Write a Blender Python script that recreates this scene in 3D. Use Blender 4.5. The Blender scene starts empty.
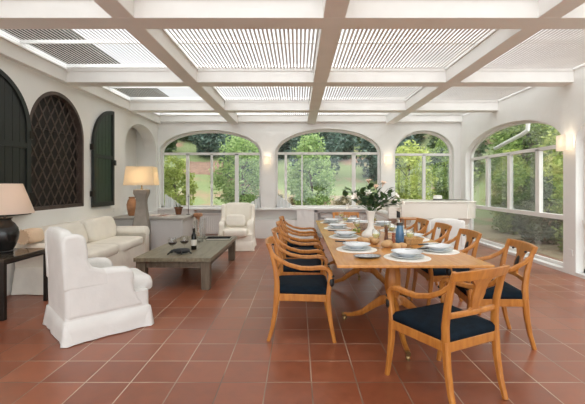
import bpy, bmesh, math, random
from mathutils import Vector, Matrix, noise as mnoise
random.seed(7)
PI = math.pi
SC = bpy.context.scene
COL = SC.collection

# ------------------------------------------------------------------ materials
def new_mat(name):
    m = bpy.data.materials.new(name)
    m.use_nodes = True
    nt = m.node_tree
    nt.nodes.clear()
    out = nt.nodes.new('ShaderNodeOutputMaterial')
    return m, nt, out

def N(nt, t, **kw):
    n = nt.nodes.new(t)
    for k, v in kw.items():
        if k in n.inputs:
            n.inputs[k].default_value = v
        else:
            setattr(n, k, v)
    return n

def c4(c):
    return (c[0], c[1], c[2], 1.0)

def simple(name, col, rough=0.6, var=0.08, scale=6.0, bump=0.0, bscale=40.0, metal=0.0, stretch=None, col2=None, spec=0.5):
    m, nt, out = new_mat(name)
    L = nt.links.new
    b = N(nt, 'ShaderNodeBsdfPrincipled')
    b.inputs['Roughness'].default_value = rough
    b.inputs['Metallic'].default_value = metal
    b.inputs['Specular IOR Level'].default_value = spec
    tc = N(nt, 'ShaderNodeTexCoord')
    mp = N(nt, 'ShaderNodeMapping')
    if stretch:
        mp.inputs['Scale'].default_value = stretch
    L(tc.outputs['Object'], mp.inputs['Vector'])
    nz = N(nt, 'ShaderNodeTexNoise')
    nz.inputs['Scale'].default_value = scale
    nz.inputs['Detail'].default_value = 5.0
    L(mp.outputs['Vector'], nz.inputs['Vector'])
    mx = N(nt, 'ShaderNodeMix', data_type='RGBA')
    c2 = col2 if col2 else tuple(min(1, v * (1 + var)) for v in col)
    c1 = col if col2 else tuple(v * (1 - var) for v in col)
    mx.inputs[6].default_value = c4(c1)
    mx.inputs[7].default_value = c4(c2)
    mr = N(nt, 'ShaderNodeMapRange')
    mr.inputs[1].default_value = 0.3
    mr.inputs[2].default_value = 0.7
    L(nz.outputs['Fac'], mr.inputs[0])
    L(mr.outputs[0], mx.inputs[0])
    L(mx.outputs[2], b.inputs['Base Color'])
    if bump > 0:
        n2 = N(nt, 'ShaderNodeTexNoise')
        n2.inputs['Scale'].default_value = bscale
        n2.inputs['Detail'].default_value = 3.0
        L(mp.outputs['Vector'], n2.inputs['Vector'])
        bp = N(nt, 'ShaderNodeBump')
        bp.inputs['Strength'].default_value = bump
        bp.inputs['Distance'].default_value = 0.01
        L(n2.outputs['Fac'], bp.inputs['Height'])
        L(bp.outputs['Normal'], b.inputs['Normal'])
    L(b.outputs[0], out.inputs[0])
    return m

def glass_mat(name, tint=(1, 1, 1), gloss=0.08, rough=0.0, haze=0.0, hazecol=(.5, .5, .48), k=.5):
    m, nt, out = new_mat(name)
    L = nt.links.new
    tr = N(nt, 'ShaderNodeBsdfTransparent'); tr.inputs[0].default_value = c4(tint)
    gl = N(nt, 'ShaderNodeBsdfGlossy'); gl.inputs['Roughness'].default_value = rough
    lw = N(nt, 'ShaderNodeLayerWeight'); lw.inputs['Blend'].default_value = 0.25
    mt = N(nt, 'ShaderNodeMath', operation='MULTIPLY_ADD')
    mt.inputs[1].default_value = k; mt.inputs[2].default_value = gloss * 0.4
    L(lw.outputs['Fresnel'], mt.inputs[0])
    mx = N(nt, 'ShaderNodeMixShader')
    L(mt.outputs[0], mx.inputs[0]); L(tr.outputs[0], mx.inputs[1]); L(gl.outputs[0], mx.inputs[2])
    last = mx
    if haze > 0:
        df = N(nt, 'ShaderNodeBsdfDiffuse'); df.inputs[0].default_value = c4(hazecol)
        m2 = N(nt, 'ShaderNodeMixShader'); m2.inputs[0].default_value = haze
        L(mx.outputs[0], m2.inputs[1]); L(df.outputs[0], m2.inputs[2])
        last = m2
    L(last.outputs[0], out.inputs[0])
    return m

def leaf_mat(name, c1, c2, trans=0.35):
    m, nt, out = new_mat(name)
    L = nt.links.new
    ge = N(nt, 'ShaderNodeNewGeometry')
    mx = N(nt, 'ShaderNodeMix', data_type='RGBA')
    mx.inputs[6].default_value = c4(c1); mx.inputs[7].default_value = c4(c2)
    L(ge.outputs['Random Per Island'], mx.inputs[0])
    df = N(nt, 'ShaderNodeBsdfPrincipled'); df.inputs['Roughness'].default_value = 0.55
    tl = N(nt, 'ShaderNodeBsdfTranslucent')
    L(mx.outputs[2], df.inputs['Base Color']); L(mx.outputs[2], tl.inputs[0])
    ms = N(nt, 'ShaderNodeMixShader'); ms.inputs[0].default_value = trans
    L(df.outputs[0], ms.inputs[1]); L(tl.outputs[0], ms.inputs[2])
    L(ms.outputs[0], out.inputs[0])
    return m

def shade_mat(name, col, emit=0.0):
    m, nt, out = new_mat(name)
    L = nt.links.new
    df = N(nt, 'ShaderNodeBsdfDiffuse'); df.inputs[0].default_value = c4(col)
    tl = N(nt, 'ShaderNodeBsdfTranslucent'); tl.inputs[0].default_value = c4(col)
    ms = N(nt, 'ShaderNodeMixShader'); ms.inputs[0].default_value = 0.5
    L(df.outputs[0], ms.inputs[1]); L(tl.outputs[0], ms.inputs[2])
    L(ms.outputs[0], out.inputs[0])
    return m

def emit_mat(name, col, s):
    m, nt, out = new_mat(name)
    e = N(nt, 'ShaderNodeEmission'); e.inputs[0].default_value = c4(col); e.inputs[1].default_value = s
    nt.links.new(e.outputs[0], out.inputs[0])
    return m

TILE = 0.3095
def tile_mat():
    m, nt, out = new_mat('terracotta_tiles')
    L = nt.links.new
    tc = N(nt, 'ShaderNodeTexCoord')
    sp = N(nt, 'ShaderNodeSeparateXYZ'); L(tc.outputs['Object'], sp.inputs[0])
    def cell(sock, off):
        a = N(nt, 'ShaderNodeMath', operation='SUBTRACT'); a.inputs[1].default_value = off; L(sock, a.inputs[0])
        d = N(nt, 'ShaderNodeMath', operation='DIVIDE'); d.inputs[1].default_value = TILE; L(a.outputs[0], d.inputs[0])
        fl = N(nt, 'ShaderNodeMath', operation='FLOOR'); L(d.outputs[0], fl.inputs[0])
        fr = N(nt, 'ShaderNodeMath', operation='FRACT'); L(d.outputs[0], fr.inputs[0])
        pp = N(nt, 'ShaderNodeMath', operation='PINGPONG'); pp.inputs[1].default_value = 0.5; L(d.outputs[0], pp.inputs[0])
        return fl, pp
    fx, px = cell(sp.outputs[0], 0.0925)
    fy, py = cell(sp.outputs[1], 2.544)
    mn = N(nt, 'ShaderNodeMath', operation='MINIMUM'); L(px.outputs[0], mn.inputs[0]); L(py.outputs[0], mn.inputs[1])
    gm = N(nt, 'ShaderNodeMapRange'); gm.inputs[1].default_value = 0.009; gm.inputs[2].default_value = 0.016
    L(mn.outputs[0], gm.inputs[0])
    cb = N(nt, 'ShaderNodeCombineXYZ'); L(fx.outputs[0], cb.inputs[0]); L(fy.outputs[0], cb.inputs[1])
    wn = N(nt, 'ShaderNodeTexWhiteNoise', noise_dimensions='3D'); L(cb.outputs[0], wn.inputs['Vector'])
    mx = N(nt, 'ShaderNodeMix', data_type='RGBA')
    mx.inputs[6].default_value = (.215, .062, .028, 1); mx.inputs[7].default_value = (.30, .096, .046, 1)
    L(wn.outputs['Value'], mx.inputs[0])
    nz = N(nt, 'ShaderNodeTexNoise'); nz.inputs['Scale'].default_value = 9; nz.inputs['Detail'].default_value = 6
    L(tc.outputs['Object'], nz.inputs['Vector'])
    m2 = N(nt, 'ShaderNodeMix', data_type='RGBA', blend_type='MULTIPLY')
    m2.inputs[0].default_value = 0.45
    L(mx.outputs[2], m2.inputs[6])
    cr = N(nt, 'ShaderNodeMapRange'); cr.inputs[1].default_value = .3; cr.inputs[2].default_value = .7; cr.inputs[3].default_value = .65; cr.inputs[4].default_value = 1.15
    L(nz.outputs['Fac'], cr.inputs[0]); L(cr.outputs[0], m2.inputs[7])
    m3 = N(nt, 'ShaderNodeMix', data_type='RGBA')
    gn = N(nt, 'ShaderNodeTexNoise'); gn.inputs['Scale'].default_value = .9; L(tc.outputs['Object'], gn.inputs['Vector'])
    gr = N(nt, 'ShaderNodeMix', data_type='RGBA'); gr.inputs[6].default_value = (.12, .075, .05, 1); gr.inputs[7].default_value = (.46, .36, .27, 1)
    g3 = N(nt, 'ShaderNodeMapRange'); g3.inputs[1].default_value = .42; g3.inputs[2].default_value = .56
    L(gn.outputs['Fac'], g3.inputs[0]); L(g3.outputs[0], gr.inputs[0])
    L(gr.outputs[2], m3.inputs[6]); L(m2.outputs[2], m3.inputs[7]); L(gm.outputs[0], m3.inputs[0])
    b = N(nt, 'ShaderNodeBsdfPrincipled')
    b.inputs['Specular IOR Level'].default_value = .8
    L(m3.outputs[2], b.inputs['Base Color'])
    rg = N(nt, 'ShaderNodeMapRange'); rg.inputs[3].default_value = .24; rg.inputs[4].default_value = .42
    L(nz.outputs['Fac'], rg.inputs[0]); L(rg.outputs[0], b.inputs['Roughness'])
    bp = N(nt, 'ShaderNodeBump'); bp.inputs['Strength'].default_value = .35; bp.inputs['Distance'].default_value = .004
    ad = N(nt, 'ShaderNodeMath', operation='MULTIPLY_ADD'); ad.inputs[1].default_value = .25
    L(nz.outputs['Fac'], ad.inputs[0]); L(gm.outputs[0], ad.inputs[2]); L(ad.outputs[0], bp.inputs['Height'])
    L(bp.outputs['Normal'], b.inputs['Normal'])
    L(b.outputs[0], out.inputs[0])
    return m

MT = {}
MT['tile'] = tile_mat()
MT['wall'] = simple('white_plaster', (.77, .763, .735), .85, .04, 1.5, .12, 30)
MT['wallgrey'] = simple('grey_plaster', (.52, .50, .48), .85, .05, 2, .12, 30)
MT['beam'] = simple('painted_beam', (.81, .802, .775), .55, .03, 3, .03, 50)
MT['slat'] = simple('painted_slats', (.79, .79, .77), .55, .04, 3)
MT['frame'] = simple('window_paint', (.74, .72, .69), .45, .03, 4)
MT['glass'] = glass_mat('window_glass', (.97, .98, .97), .05, k=.2)
MT['screen'] = glass_mat('insect_screen_glass', (.96, .97, .96), .06, 0, .16, (.42, .42, .38))
MT['hazedglass'] = glass_mat('hazed_glass', (.95, .97, .96), .06, 0, .05, (.5, .5, .48), k=.25)  # grey diffuse haze stands in for reflections on the lower panes
MT['clear'] = glass_mat('clear_glass', (.985, .99, .988), .12, k=.32)
MT['wood'] = simple('honey_wood', (.36, .125, .021), .30, .2, 5, .03, 60, stretch=(6, 6, 1.2), col2=(.53, .22, .045))
MT['tablewood'] = simple('satin_table_wood', (.48, .20, .046), .22, .12, 4, .02, 60, stretch=(9, .9, 3), col2=(.60, .285, .078))
MT['navy'] = simple('navy_upholstery', (.004, .010, .017), .85, .3, 20, .15, 220, spec=.15)
MT['black'] = simple('ebony_black', (.008, .008, .008), .5, .2, 10)
MT['slip'] = simple('white_slipcover', (.71, .705, .68), .9, .04, 5, .6, 9, spec=.2)
MT['cream'] = simple('cream_slipcover', (.78, .73, .64), .9, .05, 5, .35, 12, spec=.2)
MT['peach'] = simple('peach_cushion', (.74, .56, .40), .9, .06, 7, .3, 30, spec=.2)
MT['greywood'] = simple('weathered_wood', (.14, .118, .074), .42, .2, 4, .2, 30, stretch=(9, .8, 6), col2=(.24, .205, .135))
MT['brownwood'] = simple('weathered_brown_wood', (.10, .075, .05), .6, .2, 4, .2, 30, stretch=(7, 7, .8), col2=(.18, .14, .095))
MT['metal'] = simple('dark_bronze_metal', (.03, .024, .02), .4, .2, 8, metal=.6)
MT['darktop'] = simple('polished_dark_top', (.05, .04, .03), .12, .2, 8)
MT['urn'] = simple('black_glazed_ceramic', (.012, .011, .010), .25, .3, 9)
MT['shutter'] = simple('black_green_shutter_paint', (.010, .013, .012), .45, .2, 8, .08, 60, stretch=(4, 4, .6))
MT['shuttergreen'] = simple('dark_green_shutter_paint', (.014, .030, .018), .4, .25, 8, .08, 60, stretch=(4, 4, .6))
MT['lattice'] = simple('dark_brown_lattice', (.075, .052, .042), .5, .2, 9)
MT['cellar'] = simple('unlit_inside_boards', (.016, .011, .010), .6, .4, 5, stretch=(1, 8, .6))
MT['piano'] = simple('cream_lacquer', (.80, .76, .69), .22, .02, 3)
MT['china'] = simple('white_china', (.72, .75, .77), .18, .02, 5)
MT['mat'] = simple('white_woven_mat', (.80, .78, .72), .8, .04, 60, .3, 300)
MT['pattern'] = simple('grey_patterned_china', (.62, .62, .62), .25, .2, 50, col2=(.25, .27, .30))
MT['pewter'] = simple('dark_pewter', (.06, .06, .06), .3, .2, 20, metal=.5)
MT['steel'] = simple('cutlery_steel', (.6, .6, .6), .2, .03, 20, metal=1)
MT['bread'] = simple('bread_crust', (.42, .23, .09), .75, .2, 14, .3, 60, col2=(.66, .45, .24))
MT['basket'] = simple('woven_straw', (.50, .30, .12), .8, .25, 70, .6, 150)
MT['blueglass'] = simple('blue_glass', (.03, .09, .19), .08, .3, 12, col2=(.10, .22, .34))
MT['darkglass'] = simple('dark_bottle_glass', (.006, .007, .005), .08, .2, 6)
MT['paperlabel'] = simple('paper_label', (.68, .64, .56), .7, .05, 20)
MT['redwine'] = simple('red_wine', (.02, .003, .004), .35, .1, 6)
MT['whitewine'] = glass_mat('white_wine', (.92, .88, .55), .06, 0, .5, (.75, .72, .35))
MT['millwood'] = simple('pepper_mill_wood', (.13, .05, .02), .3, .2, 12)
MT['saltpink'] = simple('reddish_mill_wood', (.36, .13, .075), .4, .2, 12)
MT['vase'] = simple('white_ribbed_ceramic', (.80, .78, .73), .35, .03, 8, .25, 60)
MT['grape'] = simple('green_grapes', (.34, .40, .10), .35, .15, 10)
MT['leafdark'] = leaf_mat('bouquet_leaves', (.02, .055, .02), (.08, .15, .05), .2)
MT['lily'] = simple('white_petals', (.86, .82, .74), .6, .03, 8)
MT['lilypeach'] = simple('peach_petals', (.85, .62, .46), .6, .06, 8)
MT['stem'] = simple('green_stems', (.05, .12, .03), .6, .2, 8)
MT['stone'] = simple('grey_stone', (.36, .335, .30), .8, .12, 7, .25, 40)
MT['bouncestone'] = simple('pale_bounce_stone', (.66, .64, .60), .8, .08, 3, .2, 20)
MT['pedestal'] = simple('taupe_pedestal', (.27, .235, .20), .75, .14, 8, .2, 40)
MT['terra'] = simple('terracotta_pot', (.28, .10, .05), .6, .2, 10, .15, 50)
MT['lampshade'] = shade_mat('parchment_shade', (.86, .76, .60))
MT['lampshade2'] = shade_mat('pale_linen_shade', (.80, .70, .62))
MT['bulb'] = emit_mat('bulb_glow', (1, .86, .65), 14)
MT['bulbw'] = emit_mat('warm_bulb_glow', (1, .84, .64), 9)
MT['sconce'] = shade_mat('frosted_sconce', (.92, .88, .82))
MT['brass'] = simple('aged_brass', (.30, .20, .09), .35, .15, 20, metal=.9)
MT['white'] = simple('white_plastic', (.74, .73, .71), .4, .02, 5)
MT['felt'] = simple('dark_hatband', (.012, .012, .012), .95, .2, 20, spec=.05)
MT['straw'] = simple('white_straw', (.78, .76, .70), .8, .06, 60, .3, 200)
MT['net'] = shade_mat('white_net_cloth', (.85, .85, .85))
MT['copper'] = simple('reddish_carved_wood', (.36, .17, .08), .45, .2, 12)
MT['page'] = simple('printed_pages', (.60, .45, .38), .6, .3, 25, col2=(.75, .72, .68))
MT['roofdark'] = simple('dark_roof_boards', (.035, .038, .03), .8, .3, 3)
MT['bark'] = simple('bark', (.10, .08, .06), .9, .3, 12, .5, 30)
MT['lf_yellow'] = leaf_mat('leaves_yellow_green', (.30, .38, .09), (.66, .70, .24), .42)
MT['lf_light'] = leaf_mat('leaves_light_green', (.17, .29, .09), (.50, .62, .28), .42)
MT['lf_mid'] = leaf_mat('leaves_mid_green', (.14, .23, .06), (.42, .52, .17), .42)
MT['lf_dark'] = leaf_mat('leaves_dark_green', (.03, .06, .023), (.11, .17, .065), .25)
MT['lf_conifer'] = leaf_mat('conifer_needles', (.03, .06, .048), (.13, .20, .155), .15)
MT['lf_dry'] = leaf_mat('dry_ground_plants', (.14, .13, .06), (.34, .28, .17), .25)

def lawn_mat():
    m, nt, out = new_mat('lawn_and_earth')
    L = nt.links.new
    tc = N(nt, 'ShaderNodeTexCoord')
    a = N(nt, 'ShaderNodeTexNoise'); a.inputs['Scale'].default_value = .35; a.inputs['Detail'].default_value = 4
    b = N(nt, 'ShaderNodeTexNoise'); b.inputs['Scale'].default_value = 14; b.inputs['Detail'].default_value = 6
    L(tc.outputs['Object'], a.inputs['Vector']); L(tc.outputs['Object'], b.inputs['Vector'])
    g = N(nt, 'ShaderNodeMix', data_type='RGBA'); g.inputs[6].default_value = (.12, .165, .06, 1); g.inputs[7].default_value = (.27, .31, .15, 1)
    L(b.outputs['Fac'], g.inputs[0])
    e = N(nt, 'ShaderNodeMix', data_type='RGBA'); e.inputs[7].default_value = (.30, .19, .13, 1)
    L(g.outputs[2], e.inputs[6])
    r = N(nt, 'ShaderNodeMapRange'); r.inputs[1].default_value = .56; r.inputs[2].default_value = .64
    L(a.outputs['Fac'], r.inputs[0]); L(r.outputs[0], e.inputs[0])
    p = N(nt, 'ShaderNodeBsdfPrincipled'); p.inputs['Roughness'].default_value = .95
    L(e.outputs[2], p.inputs['Base Color'])
    L(p.outputs[0], out.inputs[0])
    return m
MT['lawn'] = lawn_mat()
MT['earth'] = simple('garden_earth', (.20, .15, .10), .95, .3, 5, .5, 20, col2=(.30, .25, .16))
MT['fordry'] = simple('bare_bank_earth', (.24, .15, .11), .95, .2, 5, .5, 20)

# ------------------------------------------------------------------ mesh builder
class MB:
    def __init__(s):
        s.v = []; s.f = []
    def add(s, vs, fs, mat=None):
        o = len(s.v)
        s.v += [tuple(mat @ Vector(p)) if mat is not None else tuple(p) for p in vs]
        s.f += [tuple(i + o for i in f) for f in fs]
        return s
    def box(s, x0, x1, y0, y1, z0, z1, mat=None):
        vs = [(x0, y0, z0), (x1, y0, z0), (x1, y1, z0), (x0, y1, z0), (x0, y0, z1), (x1, y0, z1), (x1, y1, z1), (x0, y1, z1)]
        fs = [(0, 3, 2, 1), (4, 5, 6, 7), (0, 1, 5, 4), (1, 2, 6, 5), (2, 3, 7, 6), (3, 0, 4, 7)]
        return s.add(vs, fs, mat)
    def loft(s, rings, cap=True, mat=None):
        n = len(rings[0]); vs = []; fs = []
        for r in rings: vs += r
        for k in range(len(rings) - 1):
            for i in range(n):
                j = (i + 1) % n
                fs.append((k * n + i, k * n + j, (k + 1) * n + j, (k + 1) * n + i))
        if cap:
            fs.append(tuple(range(n))[::-1])
            fs.append(tuple((len(rings) - 1) * n + i for i in range(n)))
        return s.add(vs, fs, mat)
    def lathe(s, prof, seg=24, c=(0, 0, 0), mat=None, rib=0, ribamp=0):
        rings = []
        for r, z in prof:
            ring = []
            for i in range(seg):
                a = 2 * PI * i / seg
                rr = max(r, 1e-4) * (1 + (ribamp * math.cos(rib * a) if rib else 0))
                ring.append((c[0] + rr * math.cos(a), c[1] + rr * math.sin(a), c[2] + z))
            rings.append(ring)
        return s.loft(rings, True, mat)
    def tube(s, path, rad, seg=8, mat=None, up=None, power=1.0):
        P = [Vector(p) for p in path]; rings = []
        n = len(P)
        prev = None
        for k in range(n):
            t = (P[min(k + 1, n - 1)] - P[max(k - 1, 0)]).normalized()
            if prev is None:
                u0 = Vector(up) if up else (Vector((0, 0, 1)) if abs(t.z) < .9 else Vector((1, 0, 0)))
            else:
                u0 = prev
            u = (u0 - t * u0.dot(t)).normalized()
            prev = u
            w = t.cross(u)
            r = rad[k] if isinstance(rad, list) else rad
            ra, rb = r if isinstance(r, tuple) else (r, r)
            ring = []
            for i in range(seg):
                a = 2 * PI * (i + .5) / seg
                ca, sa = math.cos(a), math.sin(a)
                ca = math.copysign(abs(ca) ** power, ca); sa = math.copysign(abs(sa) ** power, sa)
                ring.append(tuple(P[k] + u * (ra * ca) + w * (rb * sa)))
            rings.append(ring)
        return s.loft(rings, True, mat)
    def prism(s, poly, f, t0, t1):
        """poly of 2-D points, f(a,b,t)->xyz"""
        n = len(poly)
        vs = [f(a, b, t0) for a, b in poly] + [f(a, b, t1) for a, b in poly]
        fs = [tuple(range(n))[::-1], tuple(range(n, 2 * n))]
        for i in range(n):
            j = (i + 1) % n
            fs.append((i, j, n + j, n + i))
        return s.add(vs, fs)
    def sup(s, c, r, e1=.4, e2=.4, mat=None, nu=28, nv=16, wob=0, seed=0):
        """superellipsoid"""
        def pw(v, e): return math.copysign(abs(v) ** e, v)
        rings = []
        for j in range(nv + 1):
            ph = -PI / 2 + PI * j / nv
            ph = max(-PI / 2 + .02, min(PI / 2 - .02, ph))
            ring = []
            for i in range(nu):
                th = 2 * PI * i / nu
                x = r[0] * pw(math.cos(ph), e1) * pw(math.cos(th), e2)
                y = r[1] * pw(math.cos(ph), e1) * pw(math.sin(th), e2)
                z = r[2] * pw(math.sin(ph), e1)
                if wob:
                    nz = mnoise.noise(Vector((x * 7 + seed, y * 7, z * 7 + seed * 2)))
                    k = 1 + wob * nz
                    x *= k; y *= k; z *= k
                p = Vector((x, y, z))
                if mat is not None: p = mat @ p
                ring.append((p.x + c[0], p.y + c[1], p.z + c[2]))
            rings.append(ring)
        return s.loft(rings)
    def build(s, name, mat, parent=None, bevel=0, seg=2, sub=0, smooth=True, angle=40):
        me = bpy.data.meshes.new(name)
        me.from_pydata(s.v, [], s.f)
        bm = bmesh.new(); bm.from_mesh(me)
        bmesh.ops.recalc_face_normals(bm, faces=bm.faces)
        bm.to_mesh(me); bm.free()
        if smooth:
            me.polygons.foreach_set('use_smooth', [True] * len(me.polygons))
            me.set_sharp_from_angle(angle=math.radians(angle))
        me.materials.append(MT[mat] if isinstance(mat, str) else mat)
        o = bpy.data.objects.new(name, me)
        COL.objects.link(o)
        if parent is not None: o.parent = parent
        if bevel:
            b = o.modifiers.new('bevel', 'BEVEL'); b.width = bevel; b.segments = seg; b.limit_method = 'ANGLE'; b.angle_limit = math.radians(35)
        if sub:
            u = o.modifiers.new('sub', 'SUBSURF'); u.levels = sub; u.render_levels = sub
        return o

def tag(o, label=None, cat=None, group=None, kind=None):
    if label: o['label'] = label
    if cat: o['category'] = cat
    if group: o['group'] = group
    if kind: o['kind'] = kind
    return o
def empty(name, loc=(0, 0, 0), rz=0, label=None, cat=None, group=None, kind=None):
    o = bpy.data.objects.new(name, None); COL.objects.link(o)
    o.empty_display_size = .1
    o.location = loc; o.rotation_euler = (0, 0, rz)
    return tag(o, label, cat, group, kind)
def copy_tree(o, parent=None):
    c = o.copy(); COL.objects.link(c)
    if parent is not None: c.parent = parent
    for ch in [x for x in bpy.data.objects if x.parent == o]:
        copy_tree(ch, c)
    return c
def place(proto, first, loc, rz=0, label=None, group=None, scale=None):
    o = proto if first else copy_tree(proto)
    o.location = loc; o.rotation_euler = (0, 0, rz)
    if label: o['label'] = label
    if group: o['group'] = group
    if scale: o.scale = scale
    return o
def Rm(ax, deg): return Matrix.Rotation(math.radians(deg), 3, ax)

# ------------------------------------------------------------------ camera
F = 372.0; H = 1.35; VX, VY = 298.0, 185.0
cam = bpy.data.cameras.new('camera'); co = bpy.data.objects.new('camera', cam); COL.objects.link(co)
co.location = (0, 0, H); co.rotation_euler = (PI / 2, 0, 0)
cam.sensor_width = 36; cam.lens = F / 585 * 36
cam.shift_x = -(VX - 292.5) / 585; cam.shift_y = -(202 - VY) / 585
cam.clip_start = .05; cam.clip_end = 200
SC.camera = co

# ------------------------------------------------------------------ room shell
XL, XR, YB = -3.54, 4.12, 9.40
ZT = 3.15
ZB = 2.885; ZS = 3.07
MB().box(-4.2, 4.75, -2.8, 9.75, -.12, 0).build('floor', 'tile', smooth=False)
tag(bpy.data.objects['floor'], 'terracotta square tile floor with pale grout', 'floor', kind='structure')

def arch_z(u, ua, ub, zs, za, p=2.0):
    c = (ua + ub) / 2; h = (ub - ua) / 2
    t = min(1, abs((u - c) / h))
    return zs + (za - zs) * (1 - t ** p) ** (1 / p)
def arch_pts(ua, ub, zs, za, n=28, p=2.0):
    c = (ua + ub) / 2; h = (ub - ua) / 2
    out = []
    for i in range(n + 1):
        u = c - h * math.cos(PI * i / n)
        out.append((u, arch_z(u, ua, ub, zs, za, p)))
    return out
def arch_wall(name, f, u0, u1, zt, th, ops, label, mat='wall', z0=0.0):
    """ops: (ua, ub, zsill, zspring, zapex, power)"""
    mb = MB()
    def bx(a, b, za, zb):
        if b - a < 1e-4 or zb - za < 1e-4: return
        mb.prism([(a, za), (b, za), (b, zb), (a, zb)], f, 0, th)
    u = u0
    for (ua, ub, zl, zs, za, p) in sorted(ops):
        bx(u, ua, z0, zt)
        bx(ua, ub, z0, zl)
        P = arch_pts(ua, ub, zs, za, 32, p)
        for i in range(len(P) - 1):
            (a, z1), (b, z2) = P[i], P[i + 1]
            vs = [f(a, z1, 0), f(b, z2, 0), f(b, zt, 0), f(a, zt, 0), f(a, z1, th), f(b, z2, th), f(b, zt, th), f(a, zt, th)]
            mb.add(vs, [(0, 1, 2, 3), (7, 6, 5, 4), (0, 4, 5, 1), (3, 2, 6, 7)])
        u = ub
    bx(u, u1, z0, zt)
    o = mb.build(name, mat, angle=25)
    # merge coincident verts so that the curved soffit shades smoothly
    bm = bmesh.new(); bm.from_mesh(o.data)
    bmesh.ops.remove_doubles(bm, verts=bm.verts, dist=1e-5)
    bm.to_mesh(o.data); bm.free()
    o.data.set_sharp_from_angle(angle=math.radians(25))
    return tag(o, label, 'wall', kind='structure')

fb = lambda u, z, w: (u, YB + w, z)
fr = lambda u, z, w: (XR + w, u, z)
fl = lambda u, z, w: (XL - w, u, z)
A1 = (-3.51, -.935, .77, 2.17, 2.74, 2.0)
A2 = (-.574, 2.10, .77, 2.16, 2.77, 2.0)
A3 = (2.44, 3.95, .77, 2.14, 2.73, 2.0)
# upper back wall stands on the low wall below
arch_wall('wall_back', fb, XL - .3, XR + .2, ZT, .35, [A1, A2, A3], 'white plastered back wall with three arched windows', z0=.77)
lw = MB()
for (a, b, z0, z1, w0) in [(-3.9, -2.62, 0, .72, 0), (-2.62, -1.29, 0, .72, .2), (-1.29, -.03, 0, .47, .02), (-1.29, -.03, .47, .72, .22),
                           (-.03, .41, 0, .72, -.02), (.41, 1.95, 0, .72, .2), (1.95, XR + .2, 0, .72, 0)]:
    lw.box(a, b, YB + w0, YB + .35, z0, z1)
tag(lw.build('wall_back_lower', 'wall', smooth=False), 'low white wall with recesses below the back windows', 'wall', kind='structure')
sl = MB().box(XL, XR, YB - .04, YB + .35, .72, .77)
tag(sl.build('trim_1', 'wall', bevel=.008, smooth=False), 'white window ledge running along the back wall', 'ledge', kind='structure')
# grey frame around the recess behind the table
nf = MB().box(.41, .50, YB - .01, YB + .2, 0, .72).box(1.86, 1.95, YB - .01, YB + .2, 0, .72).box(.41, 1.95, YB - .01, YB + .2, .66, .72)
tag(nf.build('trim_2', 'wallgrey', bevel=.006, smooth=False), 'grey surround of the recess behind the dining table', 'trim', kind='structure')
A4 = (5.78, 9.15, 0, 2.0, 2.58, 2.0)
ter = MB().box(-9, 10, -12, -2.8, -.14, -.02).box(4.75, 10, -2.8, 5.0, -.14, -.02)  # unseen pale slabs, added to bounce skylight up into the room
tag(ter.build('reflector', 'bouncestone', smooth=False), 'pale stone terrace added out of view to bounce daylight into the room', 'reflector', kind='structure')
A5 = (1.2, 5.52, 0, 2.0, 2.58, 2.0)
arch_wall('wall_right', fr, -2.5, YB + .35, ZT, .20, [A4, A5], 'white right wall with wide glazed arches')
LAT = (4.88, 6.15, 1.0, 2.09, 2.72, 2.0)
NIC = (7.62, 9.30, .70, 2.18, 2.72, 2.0)
arch_wall('wall_left', fl, -2.5, YB + .35, ZT, .3, [LAT, NIC], 'white left wall with arched alcove and lattice opening')
alc = MB().box(XL - .55, XL - .5, 7.4, 9.5, .0, 3.0).box(XL - .5, XL - .3, 7.4, 7.62, 0, 3.0).box(XL - .5, XL - .3, 9.30, 9.5, 0, 3.0)
alc.box(XL - .55, XL - .29, 7.4, 9.5, 2.75, 3.0).box(XL - .5, XL - .3, 7.62, 9.3, .6, .70)
tag(alc.build('wall_alcove', 'wall', smooth=False), 'pale plaster lining of the arched alcove by the floor lamp', 'wall', kind='structure')

# ceiling : beams and slatted panels
ceil = empty('ceiling', (0, 0, ZB), 0, 'white beamed pergola ceiling with slatted panels', 'ceiling', kind='structure')
ceil.location = (0, 0, 0)
beamsY = [(-2.5, -2.25), (-.75, -.5), (1.33, 1.58), (3.42, 3.67), (5.56, 5.81), (7.65, 7.90)]
beamsX = [(XL, -3.46), (-1.71, -1.505), (.23, .435), (2.21, 2.42)]
for (a, b) in beamsX:
    MB().box(a, b, -2.5, YB, ZB + .002, 3.15).build('beam', 'beam', ceil, bevel=.006, smooth=False)
for (a, b) in beamsY:
    m = MB().box(XL, XR + .04, a, b, ZB, 3.145)
    m.box(XL, XR, a - .012, a, ZB + .165, 3.145)      # small moulding below the panels
    m.build('beam', 'beam', ceil, bevel=.005, smooth=False)
MB().box(XL, XR, YB - .10, YB, ZB + .05, 3.145).build('beam', 'beam', ceil, bevel=.005, smooth=False)
spansX = [(-3.46, -1.71), (-1.505, .23), (.435, 2.21), (2.42, XR)]
spansY = [(-2.25, -.75), (-.5, 1.33), (1.58, 3.42), (3.67, 5.56), (5.81, 7.65), (7.90, YB - .1)]
SP = .048; BW = .025; TH = .005; TA = math.radians(72)
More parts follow.
